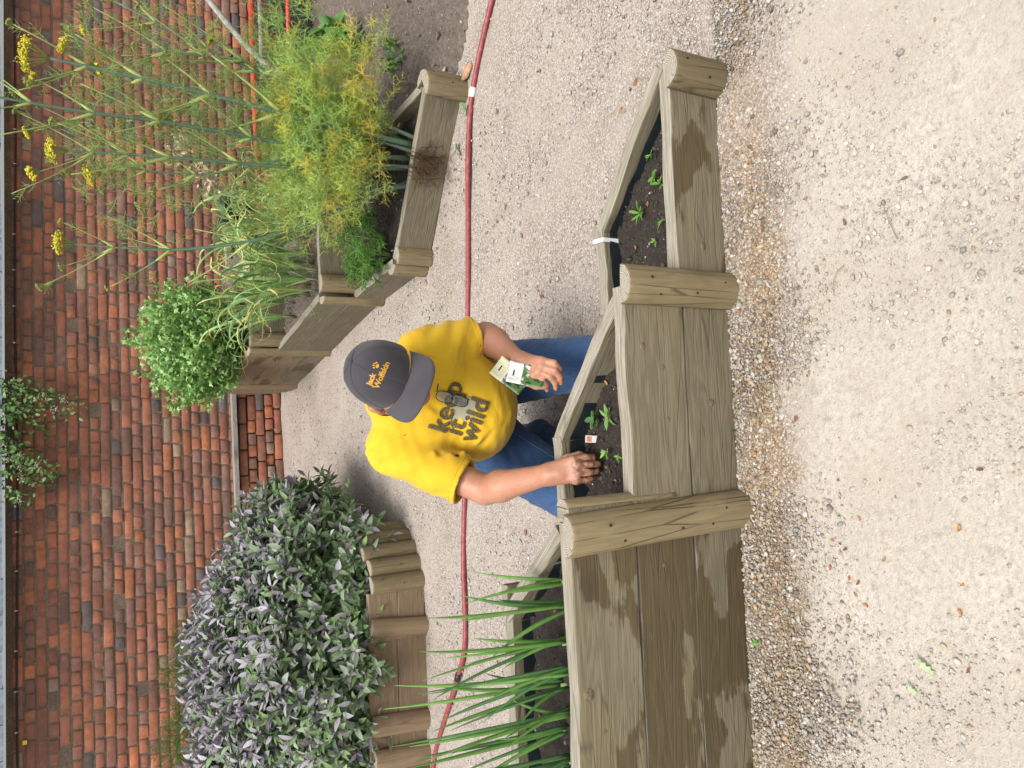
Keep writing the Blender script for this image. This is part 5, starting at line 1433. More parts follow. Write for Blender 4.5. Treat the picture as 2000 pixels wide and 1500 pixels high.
    F.chain([t0, t1, t2], [0.0135, 0.0115, 0.0085], 0.004)
    # ---- left hand: thumb on top of the seed packets, fingers closed round their edge
    k2 = wr_L; fw = norm(sm((-0.030, -0.085, -0.040))); acr = norm(sm((0.92, -0.25, -0.35))); acr = norm(acr - fw * (fw @ acr)); bk = np.cross(acr, fw)
    if bk[1] > 0: bk = -bk
    up = norm(sm((0.25, -0.45, 0.85))); up = norm(up - fw * (up @ fw)); acr = norm(np.cross(fw, up))
    if acr[0] < 0: acr = -acr
    H2 = lambda a, f, b: k2 + acr * a + fw * f + up * b
    F.cone(k2, H2(0, 0.03, 0), 0.0295, 0.029, 0.02)
    for a, f in ((0.026, 0.080), (0.009, 0.086), (-0.009, 0.083), (-0.026, 0.074)):
        F.cone(H2(a * 0.5, 0.012, 0), H2(a, f, 0.003), 0.019, 0.0125, 0.012)
    fing = []
    for i, (a, f, l1, l2, l3, r) in enumerate(((0.026, 0.082, 0.040, 0.025, 0.020, 0.0096), (0.009, 0.088, 0.043, 0.028, 0.022, 0.010), (-0.009, 0.085, 0.039, 0.026, 0.021, 0.0096), (-0.026, 0.075, 0.030, 0.02, 0.018, 0.0086))):
        cu = 0.50 + 0.18 * i
        p0 = H2(a, f, 0.003); p1 = p0 + norm(fw - up * 0.35 * cu + acr * a * 6) * l1; p2 = p1 + norm(fw * 0.55 - up * 0.75 - acr * 0.45) * l2; p3 = p2 + norm(-up * 0.8 + fw * 0.05 - acr * 0.75) * l3
        F.chain([p0, p1, p2, p3], [r * 1.2, r * 1.06, r, r * 0.82], 0.003); fing.append(p3)
        F.ell(p0 + up * 0.003, (0.011, 0.011, 0.010), k=0.008)
    t0 = H2(-0.020, 0.022, -0.004); t1 = H2(-0.050, 0.052, -0.006); t2 = H2(-0.052, 0.088, -0.010); t3 = H2(-0.045, 0.112, -0.016)
    F.chain([t0, t1, t2, t3], [0.018, 0.0135, 0.0115, 0.0088], 0.006)
    V, Q = F.mesh(); V = relax(V, Q, 1, 0.25)
    return V, Q, (H2, fing)

def skin_material():
    t = NT('skin'); co = t.coords('Object')
    n1 = t.noise(co, 9, 4); n2 = t.noise(co, 130, 4); n3 = t.noise(co, 45, 3)
    c = t.ramp(n1, [(0.3, (0.35, 0.165, 0.095)), (0.5, (0.43, 0.205, 0.122)), (0.75, (0.48, 0.235, 0.15))])
    c = t.mix(t.ramp(n3, [(0.5, 0.0), (0.72, 0.5)]), c, (0.50, 0.19, 0.13))
    c = t.mix(t.ramp(t.noise(co, 20, 5, 0.7), [(0.52, 0.0), (0.70, 0.4)]), c, (0.36, 0.17, 0.10))
    c = t.mix(t.ramp(t.vor(co, 48), [(0.04, 0.45), (0.10, 0.0)]), c, (0.24, 0.10, 0.06))
    px, py_, pz = t.sep(co); dirt = t.math('MULTIPLY', t.math('MULTIPLY', t.math('SUBTRACT', -0.575, py_), 30.0, clamp=True), t.ramp(t.noise(co, 70, 4), [(0.4, 0.0), (0.62, 0.8)]))
    c = t.mix(dirt, c, (0.06, 0.042, 0.032))
    M['skin'] = t.fin(c, 0.5, t.bump(n2, 0.3, 0.002, t.bump(t.noise(co, 38, 3), 0.25, 0.004)), Subsurface_Weight=0.12, Subsurface_Radius=(0.012, 0.005, 0.003), Subsurface_Scale=0.6)
    def cloth(name, a, b, weave, sc, bump, rough=0.85, sheen=0.15, crease=False):
        t = NT(name); co = t.coords('Object'); n1 = t.noise(co, 7, 4); n2 = t.noise(co, sc, 3, 0.6)
        c = t.ramp(n1, [(0.3, a), (0.7, b)])
        c = t.mix(0.35, c, t.ramp(n2, [(0.3, 1 - weave), (0.7, 1 + weave)]), 'MULTIPLY')
        nm = t.bump(n2, bump, 0.002)
        if crease:
            mp = t.coords('Object', (5, 5, 9)); cr = t.noise(mp, 1.0, 2, 0.45, 1.2)
            nm = t.bump(t.math('ABSOLUTE', t.math('SUBTRACT', cr, 0.5)), 0.28, 0.03, nm)
        M[name] = t.fin(c, rough, nm, Sheen_Weight=sheen)
    cloth('yellow_jersey', (0.57, 0.345, 0.006), (0.66, 0.415, 0.010), 0.10, 420, 0.12, crease=True)
    cloth('cap_cloth', (0.028, 0.025, 0.032), (0.040, 0.036, 0.045), 0.3, 500, 0.3, 0.9)
    cloth('brim_cloth', (0.042, 0.038, 0.046), (0.062, 0.058, 0.067), 0.3, 400, 0.3, 0.9)
    t = NT('denim'); co = t.coords('Object')
    n1 = t.noise(co, 6, 4); n2 = t.noise(co, 330, 3, 0.7)
    st = t.n('ShaderNodeMapping'); t.l(co, st.inputs['Vector']); st.inputs['Scale'].default_value = (300, 40, 40); n3 = t.noise(st.outputs[0], 1.0, 3)
    c = t.ramp(n1, [(0.3, (0.014, 0.050, 0.135)), (0.7, (0.026, 0.080, 0.20))])
    c = t.mix(t.ramp(n3, [(0.4, 0.0), (0.75, 0.35)]), c, (0.06, 0.13, 0.26)); c = t.mix(t.ramp(n2, [(0.45, 0.0), (0.8, 0.4)]), c, (0.012, 0.03, 0.075))
    cr = t.noise(t.coords('Object', (6, 6, 10)), 1.0, 2, 0.45, 1.2)
    M['denim'] = t.fin(c, 0.85, t.bump(t.math('ABSOLUTE', t.math('SUBTRACT', cr, 0.5)), 0.5, 0.03, t.bump(n2, 0.25, 0.002)), Sheen_Weight=0.1)
    M['gold_print'] = plain('gold_print', (0.50, 0.26, 0.02), 0.6, 0.1)
    t = NT('worn_print'); co = t.coords('Object'); n1 = t.noise(co, 240, 3)
    M['worn_print'] = t.fin(t.mix(t.ramp(n1, [(0.52, 0.0), (0.66, 0.55)]), (0.055, 0.046, 0.022), (0.42, 0.27, 0.02)), 0.8)
    t = NT('faded_print'); co = t.coords('Object'); n1 = t.noise(co, 28, 4)
    M['faded_print'] = t.fin(t.ramp(n1, [(0.3, (0.25, 0.23, 0.15)), (0.7, (0.36, 0.34, 0.25))]), 0.8)
    M['stitch'] = plain('stitch', (0.72, 0.45, 0.03), 0.8)
    M['denim_stitch'] = plain('denim_stitch', (0.13, 0.16, 0.22), 0.8)
    M['grey_hair'] = plain('grey_hair', (0.42, 0.40, 0.37), 0.7, 0.2, 200)
    M['black_frame'] = plain('black_frame', (0.012, 0.012, 0.013), 0.25)
    t = NT('lens_glass'); tr = t.n('ShaderNodeBsdfTransparent'); gl = t.n('ShaderNodeBsdfGlossy'); gl.inputs['Roughness'].default_value = 0.04; mx = t.n('ShaderNodeMixShader')
    fr = t.n('ShaderNodeFresnel'); fr.inputs['IOR'].default_value = 1.6; tr.inputs['Color'].default_value = (0.86, 0.88, 0.88, 1)
    t.l(fr.outputs[0], mx.inputs[0]); t.l(tr.outputs[0], mx.inputs[1]); t.l(gl.outputs[0], mx.inputs[2]); t.l(mx.outputs[0], t.out.inputs['Surface']); M['lens_glass'] = t.m
    M['eye_white'] = plain('eye_white', (0.7, 0.66, 0.62), 0.2); M['black_leather'] = plain('black_leather', (0.016, 0.015, 0.015), 0.5, 0.3, 50, 0.2)
skin_material()

def build_shirt():
    F = Field((-0.46, 1.98, 0.26), (0.36, 2.72, 0.90), 0.0042)
    # chest tilts: right shoulder up
    F.cone((-0.10, 2.49, 0.42), (-0.075, 2.345, 0.55), 0.155, 0.150, 0.06)
    F.cone((-0.075, 2.345, 0.55), (-0.055, 2.335, 0.665), 0.150, 0.125, 0.06)
    F.ell((-0.075, 2.285, 0.475), (0.180, 0.165, 0.135), k=0.06)                      # belly
    F.cone(sh_R * 0.86 + sh_L * 0.14, sh_L * 0.86 + sh_R * 0.14, 0.078, 0.076, 0.06)
    F.ell((-0.135, 2.265, 0.645), (0.085, 0.06, 0.07), k=0.05); F.ell((0.055, 2.225, 0.615), (0.085, 0.06, 0.07), k=0.05)   # chest
    # sleeves, open at the hem
    eR = sh_R + (el_R - sh_R) * 0.70; eL = sh_L + (el_L - sh_L) * 0.74
    def sleeve(p, q, r1, r2, hem, k):
        d = norm(q - p); c = q + d * hem; lo = np.minimum(p, c) - 0.16; hi = np.maximum(p, c) + 0.16
        sl, X = F.box(lo, hi); v = c - p; t = np.clip(((X - p) @ v) / (v @ v), 0, 1.3)
        rad = np.linalg.norm(X - p - t[..., None] * v, axis=-1)
        w = 0.004 * np.sin(t * 16 + 5 * np.arctan2(X[..., 0] - p[0], X[..., 1] - p[1]))
        ax = (X - c) @ d
        body = np.maximum(rad - (r1 + (r2 - r1) * t) + w, ax)
        hole = np.maximum(rad - (r1 + (r2 - r1) * t - 0.012) + w, -(ax + 0.05))
        F.smin(sl, np.maximum(body, -hole).astype(np.float32), k)
    sleeve(sh_R, eR, 0.078, 0.078, 0.030, 0.03); sleeve(sh_L, eL, 0.075, 0.074, 0.020, 0.03)
    # neckline collar
    F.cone((-0.052, 2.335, 0.735), (-0.047, 2.305, 0.775), 0.082, 0.072, 0.03)
    # fall of the cloth
    J = [((-0.30, 2.16, 0.62), (-0.14, 2.15, 0.60), .013, .007), ((-0.29, 2.17, 0.585), (-0.13, 2.14, 0.54), .012, .008), ((-0.25, 2.20, 0.54), (-0.15, 2.14, 0.49), .011, .006),
         ((0.15, 2.16, 0.60), (0.03, 2.13, 0.57), .012, .008), ((0.145, 2.17, 0.555), (0.02, 2.12, 0.53), .012, .008), ((0.13, 2.18, 0.51), (0.02, 2.12, 0.475), .012, .006),
         ((-0.25, 2.30, 0.45), (-0.10, 2.13, 0.405), .014, .006), ((-0.26, 2.33, 0.40), (-0.12, 2.17, 0.37), .013, .007), ((-0.24, 2.25, 0.49), (-0.12, 2.13, 0.45), .012, .004),
         ((0.10, 2.25, 0.42), (-0.02, 2.13, 0.40), .013, .006), ((0.09, 2.28, 0.38), (-0.03, 2.15, 0.365), .013, .006),
         ((-0.27, 2.27, 0.74), (-0.33, 2.14, 0.64), .012, .005), ((-0.22, 2.25, 0.72), (-0.30, 2.10, 0.60), .012, .005), ((-0.34, 2.30, 0.72), (-0.36, 2.20, 0.62), .012, .004),
         ((0.20, 2.22, 0.66), (0.215, 2.20, 0.55), .013, .006), ((0.14, 2.18, 0.67), (0.16, 2.165, 0.55), .012, .006), ((-0.05, 2.235, 0.72), (-0.10, 2.17, 0.60), .016, .004),
         ((-0.24, 2.19, 0.66), (-0.16, 2.15, 0.645), .011, .005), ((-0.20, 2.14, 0.52), (-0.07, 2.115, 0.50), .012, .003), ((0.07, 2.125, 0.47), (-0.08, 2.11, 0.445), .012, .003), ((-0.17, 2.20, 0.385), (0.0, 2.16, 0.385), .011, .006), ((-0.35, 2.24, 0.68), (-0.34, 2.13, 0.60), .010, .005), ((0.17, 2.17, 0.63), (0.10, 2.16, 0.665), .011, .005)]
    for p, q, w, a in J:
        F.groove(p, q, w * 0.85, a * 1.7); F.groove(sm(p) + (0, 0, 0.020), sm(q) + (0, 0, 0.019), w * 0.9, -a * 1.1)
    g = rng(171)
    sl, X = F.box(F.lo, F.lo + F.h * F.n)
    F.D += (0.0012 * np.sin(X[..., 0] * 46 + 5 * np.sin(X[..., 2] * 21)) * np.sin(X[..., 2] * 61 + X[..., 1] * 30)).astype(np.float32)
    del X
    F.cone((-0.050, 2.32, 0.755), hp(0, -0.03, 0.0), 0.0655, 0.070, 0, sub=True)
    V, Q = F.mesh(); V = relax(V, Q, 2, 0.5)
    return V, Q
def build_jeans():
    F = Field((-0.52, 1.93, 0.0), (0.34, 2.78, 0.52), 0.0048)
    F.cone((-0.20, 2.52, 0.345), (0.015, 2.50, 0.335), 0.125, 0.125, 0.05)
    for h, k, a in ((hip_R, kn_R, an_R), (hip_L, kn_L, an_L)):
        F.cone(h, k, 0.122, 0.086, 0.03)
        F.cone(k - sm((0, 0.0, 0.03)), a + sm((0, 0.02, 0)), 0.078, 0.062, 0.03)
    J = [((-0.13, 2.36, 0.36), (-0.30, 2.26, 0.33), .014, .008), ((-0.14, 2.32, 0.34), (-0.31, 2.20, 0.30), .014, .006), ((-0.03, 2.34, 0.37), (0.10, 2.24, 0.32), .014, .008), ((-0.04, 2.30, 0.34), (0.12, 2.20, 0.29), .013, .006),
         ((-0.42, 2.20, 0.26), (-0.38, 2.05, 0.27), .015, .008), ((-0.45, 2.16, 0.20), (-0.42, 2.04, 0.22), .013, .008), ((0.20, 2.2, 0.25), (0.12, 2.05, 0.23), .013, .005), ((-0.40, 2.30, 0.26), (-0.46, 2.12, 0.16), .014, .008)]
    for p, q, w, a in J:
        F.groove(p, q, w, a); F.groove(sm(p) + (0, 0.0, 0.026), sm(q) + (0, 0, 0.026), w, -a * 0.7)
    sl, X = F.box(F.lo, F.lo + F.h * F.n)
    F.D += (0.0025 * np.sin(X[..., 0] * 40 + 4 * np.sin(X[..., 1] * 19)) * np.sin(X[..., 1] * 52 + X[..., 2] * 33)).astype(np.float32)
    F.D = np.maximum(F.D, (0.006 - X[..., 2]).astype(np.float32))
    V, Q = F.mesh(); V = relax(V, Q, 2, 0.5)
    return V, Q

def drape(V, F, tree, origin, ex, ey, n, off, lift=0.15):
    """lay flat outline (x,y) on a surface along -n; returns world verts"""
    out = []
    for x, y in V:
        p = Vector(origin + ex * x + ey * y + n * lift)
        h = tree.ray_cast(p, Vector(-n), 0.5)
        if h[0] is None: out.append(None)
        else: out.append(np.array(h[0]) + np.array(n) * off)
    return out
def text_flat(body, size, bold=0.0, cell=0.006, spacing=1.0, line=1.0, shear=0.0):
    """flat lettering, cut into small cells so it can follow a curved surface"""
    import bmesh
    cu = bpy.data.curves.new('lettering', 'FONT'); cu.body = body; cu.size = size; cu.offset = bold
    cu.space_character = spacing; cu.space_line = line; cu.shear = shear; cu.align_x = 'LEFT'
    ob = bpy.data.objects.new('lettering', cu); COL.objects.link(ob)
    dg = bpy.context.evaluated_depsgraph_get(); me = bpy.data.meshes.new_from_object(ob.evaluated_get(dg))
    bpy.data.objects.remove(ob, do_unlink=True)
    bm = bmesh.new(); bm.from_mesh(me)
    xs = [v.co.x for v in bm.verts]; ys = [v.co.y for v in bm.verts]
    for x in np.arange(min(xs), max(xs), cell): bmesh.ops.bisect_plane(bm, geom=bm.verts[:] + bm.edges[:] + bm.faces[:], plane_co=(x, 0, 0), plane_no=(1, 0, 0))
    for y in np.arange(min(ys), max(ys), cell): bmesh.ops.bisect_plane(bm, geom=bm.verts[:] + bm.edges[:] + bm.faces[:], plane_co=(0, y, 0), plane_no=(0, 1, 0))
    bm.verts.index_update()
    V = [(v.co.x, v.co.y) for v in bm.verts]; Fc = [[v.index for v in f.verts] for f in bm.faces]
    bm.free(); bpy.data.meshes.remove(me)
    return np.array(V), Fc
def poly_flat(outline, cell=0.006):
    import bmesh
    bm = bmesh.new(); f = bm.faces.new([bm.verts.new((x, y, 0)) for x, y in outline]); bmesh.ops.triangulate(bm, faces=[f])
    xs = [p[0] for p in outline]; ys = [p[1] for p in outline]
    for x in np.arange(min(xs), max(xs), cell): bmesh.ops.bisect_plane(bm, geom=bm.verts[:] + bm.edges[:] + bm.faces[:], plane_co=(x, 0, 0), plane_no=(1, 0, 0))
    for y in np.arange(min(ys), max(ys), cell): bmesh.ops.bisect_plane(bm, geom=bm.verts[:] + bm.edges[:] + bm.faces[:], plane_co=(0, y, 0), plane_no=(0, 1, 0))
    bm.verts.index_update(); V = np.array([(v.co.x, v.co.y) for v in bm.verts]); Fc = [[v.index for v in q.verts] for q in bm.faces]; bm.free()
    return V, Fc
def decal(name, V, Fc, tree, origin, ex, ey, n, off, mat, parent, toff):
    W = drape(V, Fc, tree, origin, ex, ey, n, off)
    ok = [w is not None for w in W]; Fk = [f for f in Fc if all(ok[i] for i in f)]
    W = [w if w is not None else np.zeros(3) for w in W]
    used = sorted(set(i for f in Fk for i in f)); mp = {u: i for i, u in enumerate(used)}
    return link(name, py_mesh(name, [W[u] - toff for u in used], [[mp[i] for i in f] for f in Fk], M[mat], True), parent)

def gardener():
    base = sm((-0.1, 2.4, 0.0))
    root = empty('person', base)
    tag(root, 'person in yellow t-shirt, jeans and grey cap kneeling behind the planter, planting seedlings', 'person')
    V, Q, (H2, fing) = build_body(); link('body', fast_mesh('body', V - base, Q, M['skin'], True), root)
    SV, SQ = build_shirt(); shirt = link('t_shirt', fast_mesh('t_shirt', SV - base, SQ, M['yellow_jersey'], True), root)
    JV, JQ = build_jeans(); jeans = link('jeans', fast_mesh('jeans', JV - base, JQ, M['denim'], True), root)
    tree = BVHTree.FromPolygons([tuple(v) for v in SV], [tuple(q) for q in SQ])
    # printed words across the chest, running down towards his left shoulder side
    n = norm(sm((-0.05, -0.88, 0.46))); a = math.radians(-19)
    ex0 = norm(np.cross(sm((0, 0, 1)), n)) * 1.0
    if ex0[0] < 0: ex0 = -ex0
    ey0 = np.cross(n, ex0)
    ex = ex0 * math.cos(a) + ey0 * math.sin(a); ey = np.cross(n, ex)
    org = sm(TEXT_ORG)
    for i, (w, dx, dy) in enumerate((('keep', 0, 0), ('it', 0.006, -0.048), ('wild', 0.0, -0.096))):
        TV, TF = text_flat(w, 0.084, 0.0, 0.006, 1.03)
        AV, AF = [], []
        for sx, sy in ((0, 0), (0.0026, 0.0), (-0.0026, 0.0), (0.0, 0.0018), (0.0, -0.0018), (0.0018, 0.0013), (-0.0018, 0.0013), (0.0018, -0.0013), (-0.0018, -0.0013)):
            AF += [[i + len(AV) * len(TV) for i in f] for f in TF]; AV.append(TV + np.array([dx + sx, dy + sy]))
        decal('printed_word', np.concatenate(AV), AF, tree, org, ex, ey, n, 0.0050, 'worn_print', shirt, base)
    # faded splash shape behind the words
    arms = [(0.0, .046), (.35, .022), (.8, .056), (1.2, .024), (1.75, .040), (2.2, .022), (2.7, .060), (3.05, .026), (3.5, .050), (3.9, .022), (4.4, .038), (4.9, .024), (5.35, .058), (5.8, .026)]
    pts = [(0.092 + r * math.cos(th), -0.030 + r * math.sin(th)) for th, r in arms]
    PV, PF = poly_flat(pts); decal('printed_splash', PV, PF, tree, org, ex, ey, n, 0.0016, 'faded_print', shirt, base)
    # sleeve hems and shoulder seams
    def ring(c, d, rad, r, mat, nm, par):
        A, B, _ = frame_from(d); th = np.linspace(0, 2 * math.pi, 40); P = []
        tr = tree
        for q in th:
            o = norm(A * math.cos(q) + B * math.sin(q)); h = tr.ray_cast(Vector(c + o * 0.16), Vector(-o), 0.2)
            if h[0] is not None and np.linalg.norm(np.array(h[0]) - c) < 0.10: P.append(np.array(h[0]) + o * 0.0006)
        if len(P) > 6: tube_obj(nm, np.array(P) - base, r, M[mat], par, 5)
    dR = norm(el_R - sh_R); dL = norm(el_L - sh_L)
    ring(sh_R + (el_R - sh_R) * 0.70 + dR * 0.012, dR, 0.08, 0.0011, 'stitch', 'hem_seam', shirt); ring(sh_L + (el_L - sh_L) * 0.74 + dL * 0.004, dL, 0.08, 0.0011, 'stitch', 'hem_seam', shirt)
    ring(sh_R + dR * 0.02 + sm((0.03, 0, 0)), norm(dR * 0.5 + sm((-0.8, 0, 0.1))), 0.08, 0.0010, 'stitch', 'shoulder_seam', shirt); ring(sh_L + dL * 0.02 - sm((0.03, 0, 0)), norm(dL * 0.5 + sm((0.8, 0, 0.1))), 0.08, 0.0010, 'stitch', 'shoulder_seam', shirt)
    # collar rib
    # ---- cap: six-panel crown and curved brim
    cu = norm(cap_u - cap_f * 0.06); cf = norm(cap_f - cu * (cap_f @ cu)); cl = np.cross(cu, -cf)
    CC = cap_c
    capo = lambda l, f, u: CC + (cl * l + cf * f + cu * u) * 1.1
    nA, nB = 72, 18; Vc = []
    for j in range(nB + 1):
        ph = j / nB * math.pi / 2
        for i in range(nA):
            th = i * 2 * math.pi / nA
            seam = abs(((th / (2 * math.pi) * 6) % 1) - 0.5) * 2                     # 1 on a seam
            rr = 1 - 0.018 * max(0, (seam - 0.86) / 0.14) * math.cos(ph)
            e = 0.80
            cr = math.cos(ph) ** e; up = math.sin(ph) ** 0.92
            fr = 1.03 if math.cos(th) > 0 else 1.0
            l = 0.089 * cr * math.sin(th) * rr; f = 0.106 * cr * math.cos(th) * rr * fr
            u = 0.092 * up * (1 - 0.06 * max(0, -math.cos(th)) * math.cos(ph)) + 0.012 * max(0, math.cos(th)) * math.sin(2 * ph)
            Vc.append(capo(l, f, u - 0.022 * (1 - up) * (1 - 0.6 * max(0, math.cos(th)))) - base)
    Fc = []
    for j in range(nB):
        for i in range(nA):
            k = (i + 1) % nA; Fc.append((j * nA + i, j * nA + k, (j + 1) * nA + k, (j + 1) * nA + i))
    caproot = link('cap', py_mesh('cap', Vc, Fc, M['cap_cloth'], True), root)
    cap_tree = BVHTree.FromPolygons([tuple(v + base) for v in Vc], Fc)
    # brim
    nu, nv = 26, 8; Vb = []
    for side in (0, 1):
        for j in range(nv + 1):
            for i in range(nu + 1):
                q = -1 + 2 * i / nu; th = q * 1.28
                r0l, r0f = 0.088, 0.106
                ext = 0.076 * (1 - abs(q) ** 3.2) ** 0.6 * j / nv
                l = (r0l + ext * 0.30) * math.sin(th); f = r0f * math.cos(th) + ext
                u = -0.012 - 0.020 * abs(q) ** 2 - ext * 0.22 - 0.16 * ext * abs(q) ** 2 * 2 - (0.0035 if side else 0)
                Vb.append(capo(l, f, u) - base)
    m = (nu + 1) * (nv + 1); Fb = []
    for j in range(nv):
        for i in range(nu):
            a_ = j * (nu + 1) + i; Fb.append((a_, a_ + 1, a_ + nu + 2, a_ + nu + 1)); Fb.append((m + a_ + nu + 1, m + a_ + nu + 2, m + a_ + 1, m + a_))
    for i in range(nu): a_ = nv * (nu + 1) + i; Fb.append((a_, a_ + 1, m + a_ + 1, m + a_))
    link('brim', py_mesh('brim', Vb, Fb, M['brim_cloth'], True), caproot)
    # button, seams
    bt = capo(0, 0, 0.0925); q = tube([bt - cu * 0.002 - base, bt + cu * 0.003 - base, bt + cu * 0.0055 - base], [0.008, 0.0075, 0.004], 12); link('button', fast_mesh('button', q[0], tris(q[1]), M['cap_cloth'], True), caproot)
    for k in range(6):
        th = (k + 0.0) * math.pi / 3; P = []
        for j in range(0, nB + 1):
            i = int(round(th / (2 * math.pi) * nA)) % nA; P.append(Vc[j * nA + i] * 1.0 + cu * 0.0005)
        tube_obj('seam', P, 0.0012, M['cap_cloth'], caproot, 5)
    # embroidered name and paw print on the cap front
    cn = norm(cf * 0.80 + cu * 0.62); cex = cl if cl[0] > 0 else -cl; cey = np.cross(cn, cex)
    co_ = capo(0, 0.075, 0.056) + cex * -0.030 + cey * -0.020
    for w, dx, dy in (('Jack', -0.004, 0.021), ('Wolfskin', -0.004, 0.0)):
        TV, TF = text_flat(w, 0.0222, 0.0007, 0.004, 0.95); decal('stitched_word', TV + np.array([dx, dy]), TF, cap_tree, co_, cex, cey, cn, 0.0012, 'gold_print', caproot, base)
    circ = lambda x, y, rx, ry: [(x + rx * math.cos(t_), y + ry * math.sin(t_)) for t_ in np.arange(14) * 2 * math.pi / 14]
    for (x, y, rx, ry) in ((0.052, 0.027, 0.0058, 0.0045), (0.0445, 0.0335, 0.002, 0.0032), (0.0495, 0.037, 0.002, 0.0034), (0.055, 0.0368, 0.002, 0.0034), (0.0598, 0.0328, 0.002, 0.0032)):
        PV, PF = poly_flat(circ(x, y, rx, ry), 0.004); decal('paw_mark', PV, PF, cap_tree, co_, cex, cey, cn, 0.0012, 'gold_print', caproot, base)
    # grey hair at the temples and nape
    g = rng(9); items = []
    for sg in (-1, 1):
        for k in range(260):
            f = g.uniform(-0.075, 0.03); u = g.uniform(-0.052, 0.03) if f < -0.03 else g.uniform(-0.03, 0.03)
            r_ = 0.079 if f > -0.05 else 0.066
            p = hp(sg * (r_ - 0.25 * max(0, -f - 0.04)), f, u); d = norm(-hu * 0.8 - hf * 0.5 + hl * sg * 0.12 + g.normal(0, .2, 3)); items.append((p - base, p - base + d * 0.014, 0.0009, np.array((0.42, 0.40, 0.37)) * g.uniform(0.6, 1.25)))
    for k in range(260):
        a_ = g.uniform(-1, 1); p = hp(a_ * 0.06, -0.088 + 0.03 * abs(a_), g.uniform(-0.05, 0.04)); items.append((p - base, p - base + norm(-hu - hf * 0.2 + g.normal(0, .2, 3)) * 0.014, 0.0009, np.array((0.42, 0.40, 0.37)) * g.uniform(0.6, 1.25)))
    link('hair', thread_mesh('hair', items, 'leaf', 4), root)
    for sg in (-1, 1):
        c = hp(sg * 0.031, 0.073, -0.003) - base; Vv, Ff, _ = stones(np.array([c]), np.array([0.011]), np.array([(0.7, .66, .62)]), 3, True)
        link('eye', fast_mesh('eye', c + (ICO_V * 0.0105), ICO_F, M['eye_white'], True), root)
    hairs = []
    bt_ = BVHTree.FromPolygons([tuple(v) for v in V], [tuple(q) for q in Q])
    for e, w in ((el_R, wr_R), (el_L, wr_L)):
        ax = norm(w - e); A, B, _ = frame_from(ax)
        for k in range(420):
            c = e + (w - e) * g.uniform(0.02, 0.98); th = g.uniform(0, 6.28); o = A * math.cos(th) + B * math.sin(th)
            h = bt_.ray_cast(Vector(c + o * 0.12), Vector(-o), 0.2)
            if h[0] is None: continue
            p = np.array(h[0]); d = norm(o * 0.35 + ax * 0.8 + g.normal(0, .35, 3)); hairs.append((p - base, p - base + d * g.uniform(0.008, 0.014), 0.00022, np.array((0.30, 0.20, 0.13))))
    link('arm_hair', thread_mesh('arm_hair', hairs, 'leaf', 6), root)['kind'] = 'stuff'
    # shoes tucked behind
    for k, (an, sx) in enumerate(((an_R, -1), (an_L, 1))):
        S = Field(an + (-0.09, -0.06, -0.08), an + (0.09, 0.26, 0.08), 0.006)
        S.cone(an + sm((0, 0.0, -0.015)), an + sm((0.0, 0.16, -0.03)), 0.045, 0.038, 0.02); S.cone(an + sm((0, 0.03, -0.03)), an + sm((0, 0.20, -0.04)), 0.03, 0.03, 0.02)
        v, q = S.mesh(); link('shoe', fast_mesh('shoe', v - base, q, M['black_leather'], True), root)
    # belt-line and pocket stitching on the jeans
    jt = BVHTree.FromPolygons([tuple(v) for v in JV], [tuple(q) for q in JQ])
    def stitch(p, q, par, mat, nm, nrm):
        P = []
        for t_ in np.linspace(0, 1, 16):
            o = sm(p) * (1 - t_) + sm(q) * t_; h = jt.ray_cast(Vector(o + sm(nrm) * 0.2), Vector(-sm(nrm)), 0.4)
            if h[0] is not None: P.append(np.array(h[0]) - base + sm(nrm) * 0.0005)
        if len(P) > 3: tube_obj(nm, P, 0.0011, M[mat], par, 5)
    nn = norm(sm((0, -0.6, 0.8)))
    stitch((-0.17, 2.30, 0.35), (-0.27, 2.12, 0.24), jeans, 'denim_stitch', 'inseam', nn); stitch((-0.03, 2.33, 0.35), (0.04, 2.15, 0.28), jeans, 'denim_stitch', 'inseam', nn); stitch((0.05, 2.34, 0.36), (0.14, 2.30, 0.32), jeans, 'denim_stitch', 'pocket_seam', nn)
    return tree, H2, fing
TEXT_ORG = (-0.158, 2.13, 0.660)
shirt_tree, H2, fingL = gardener()

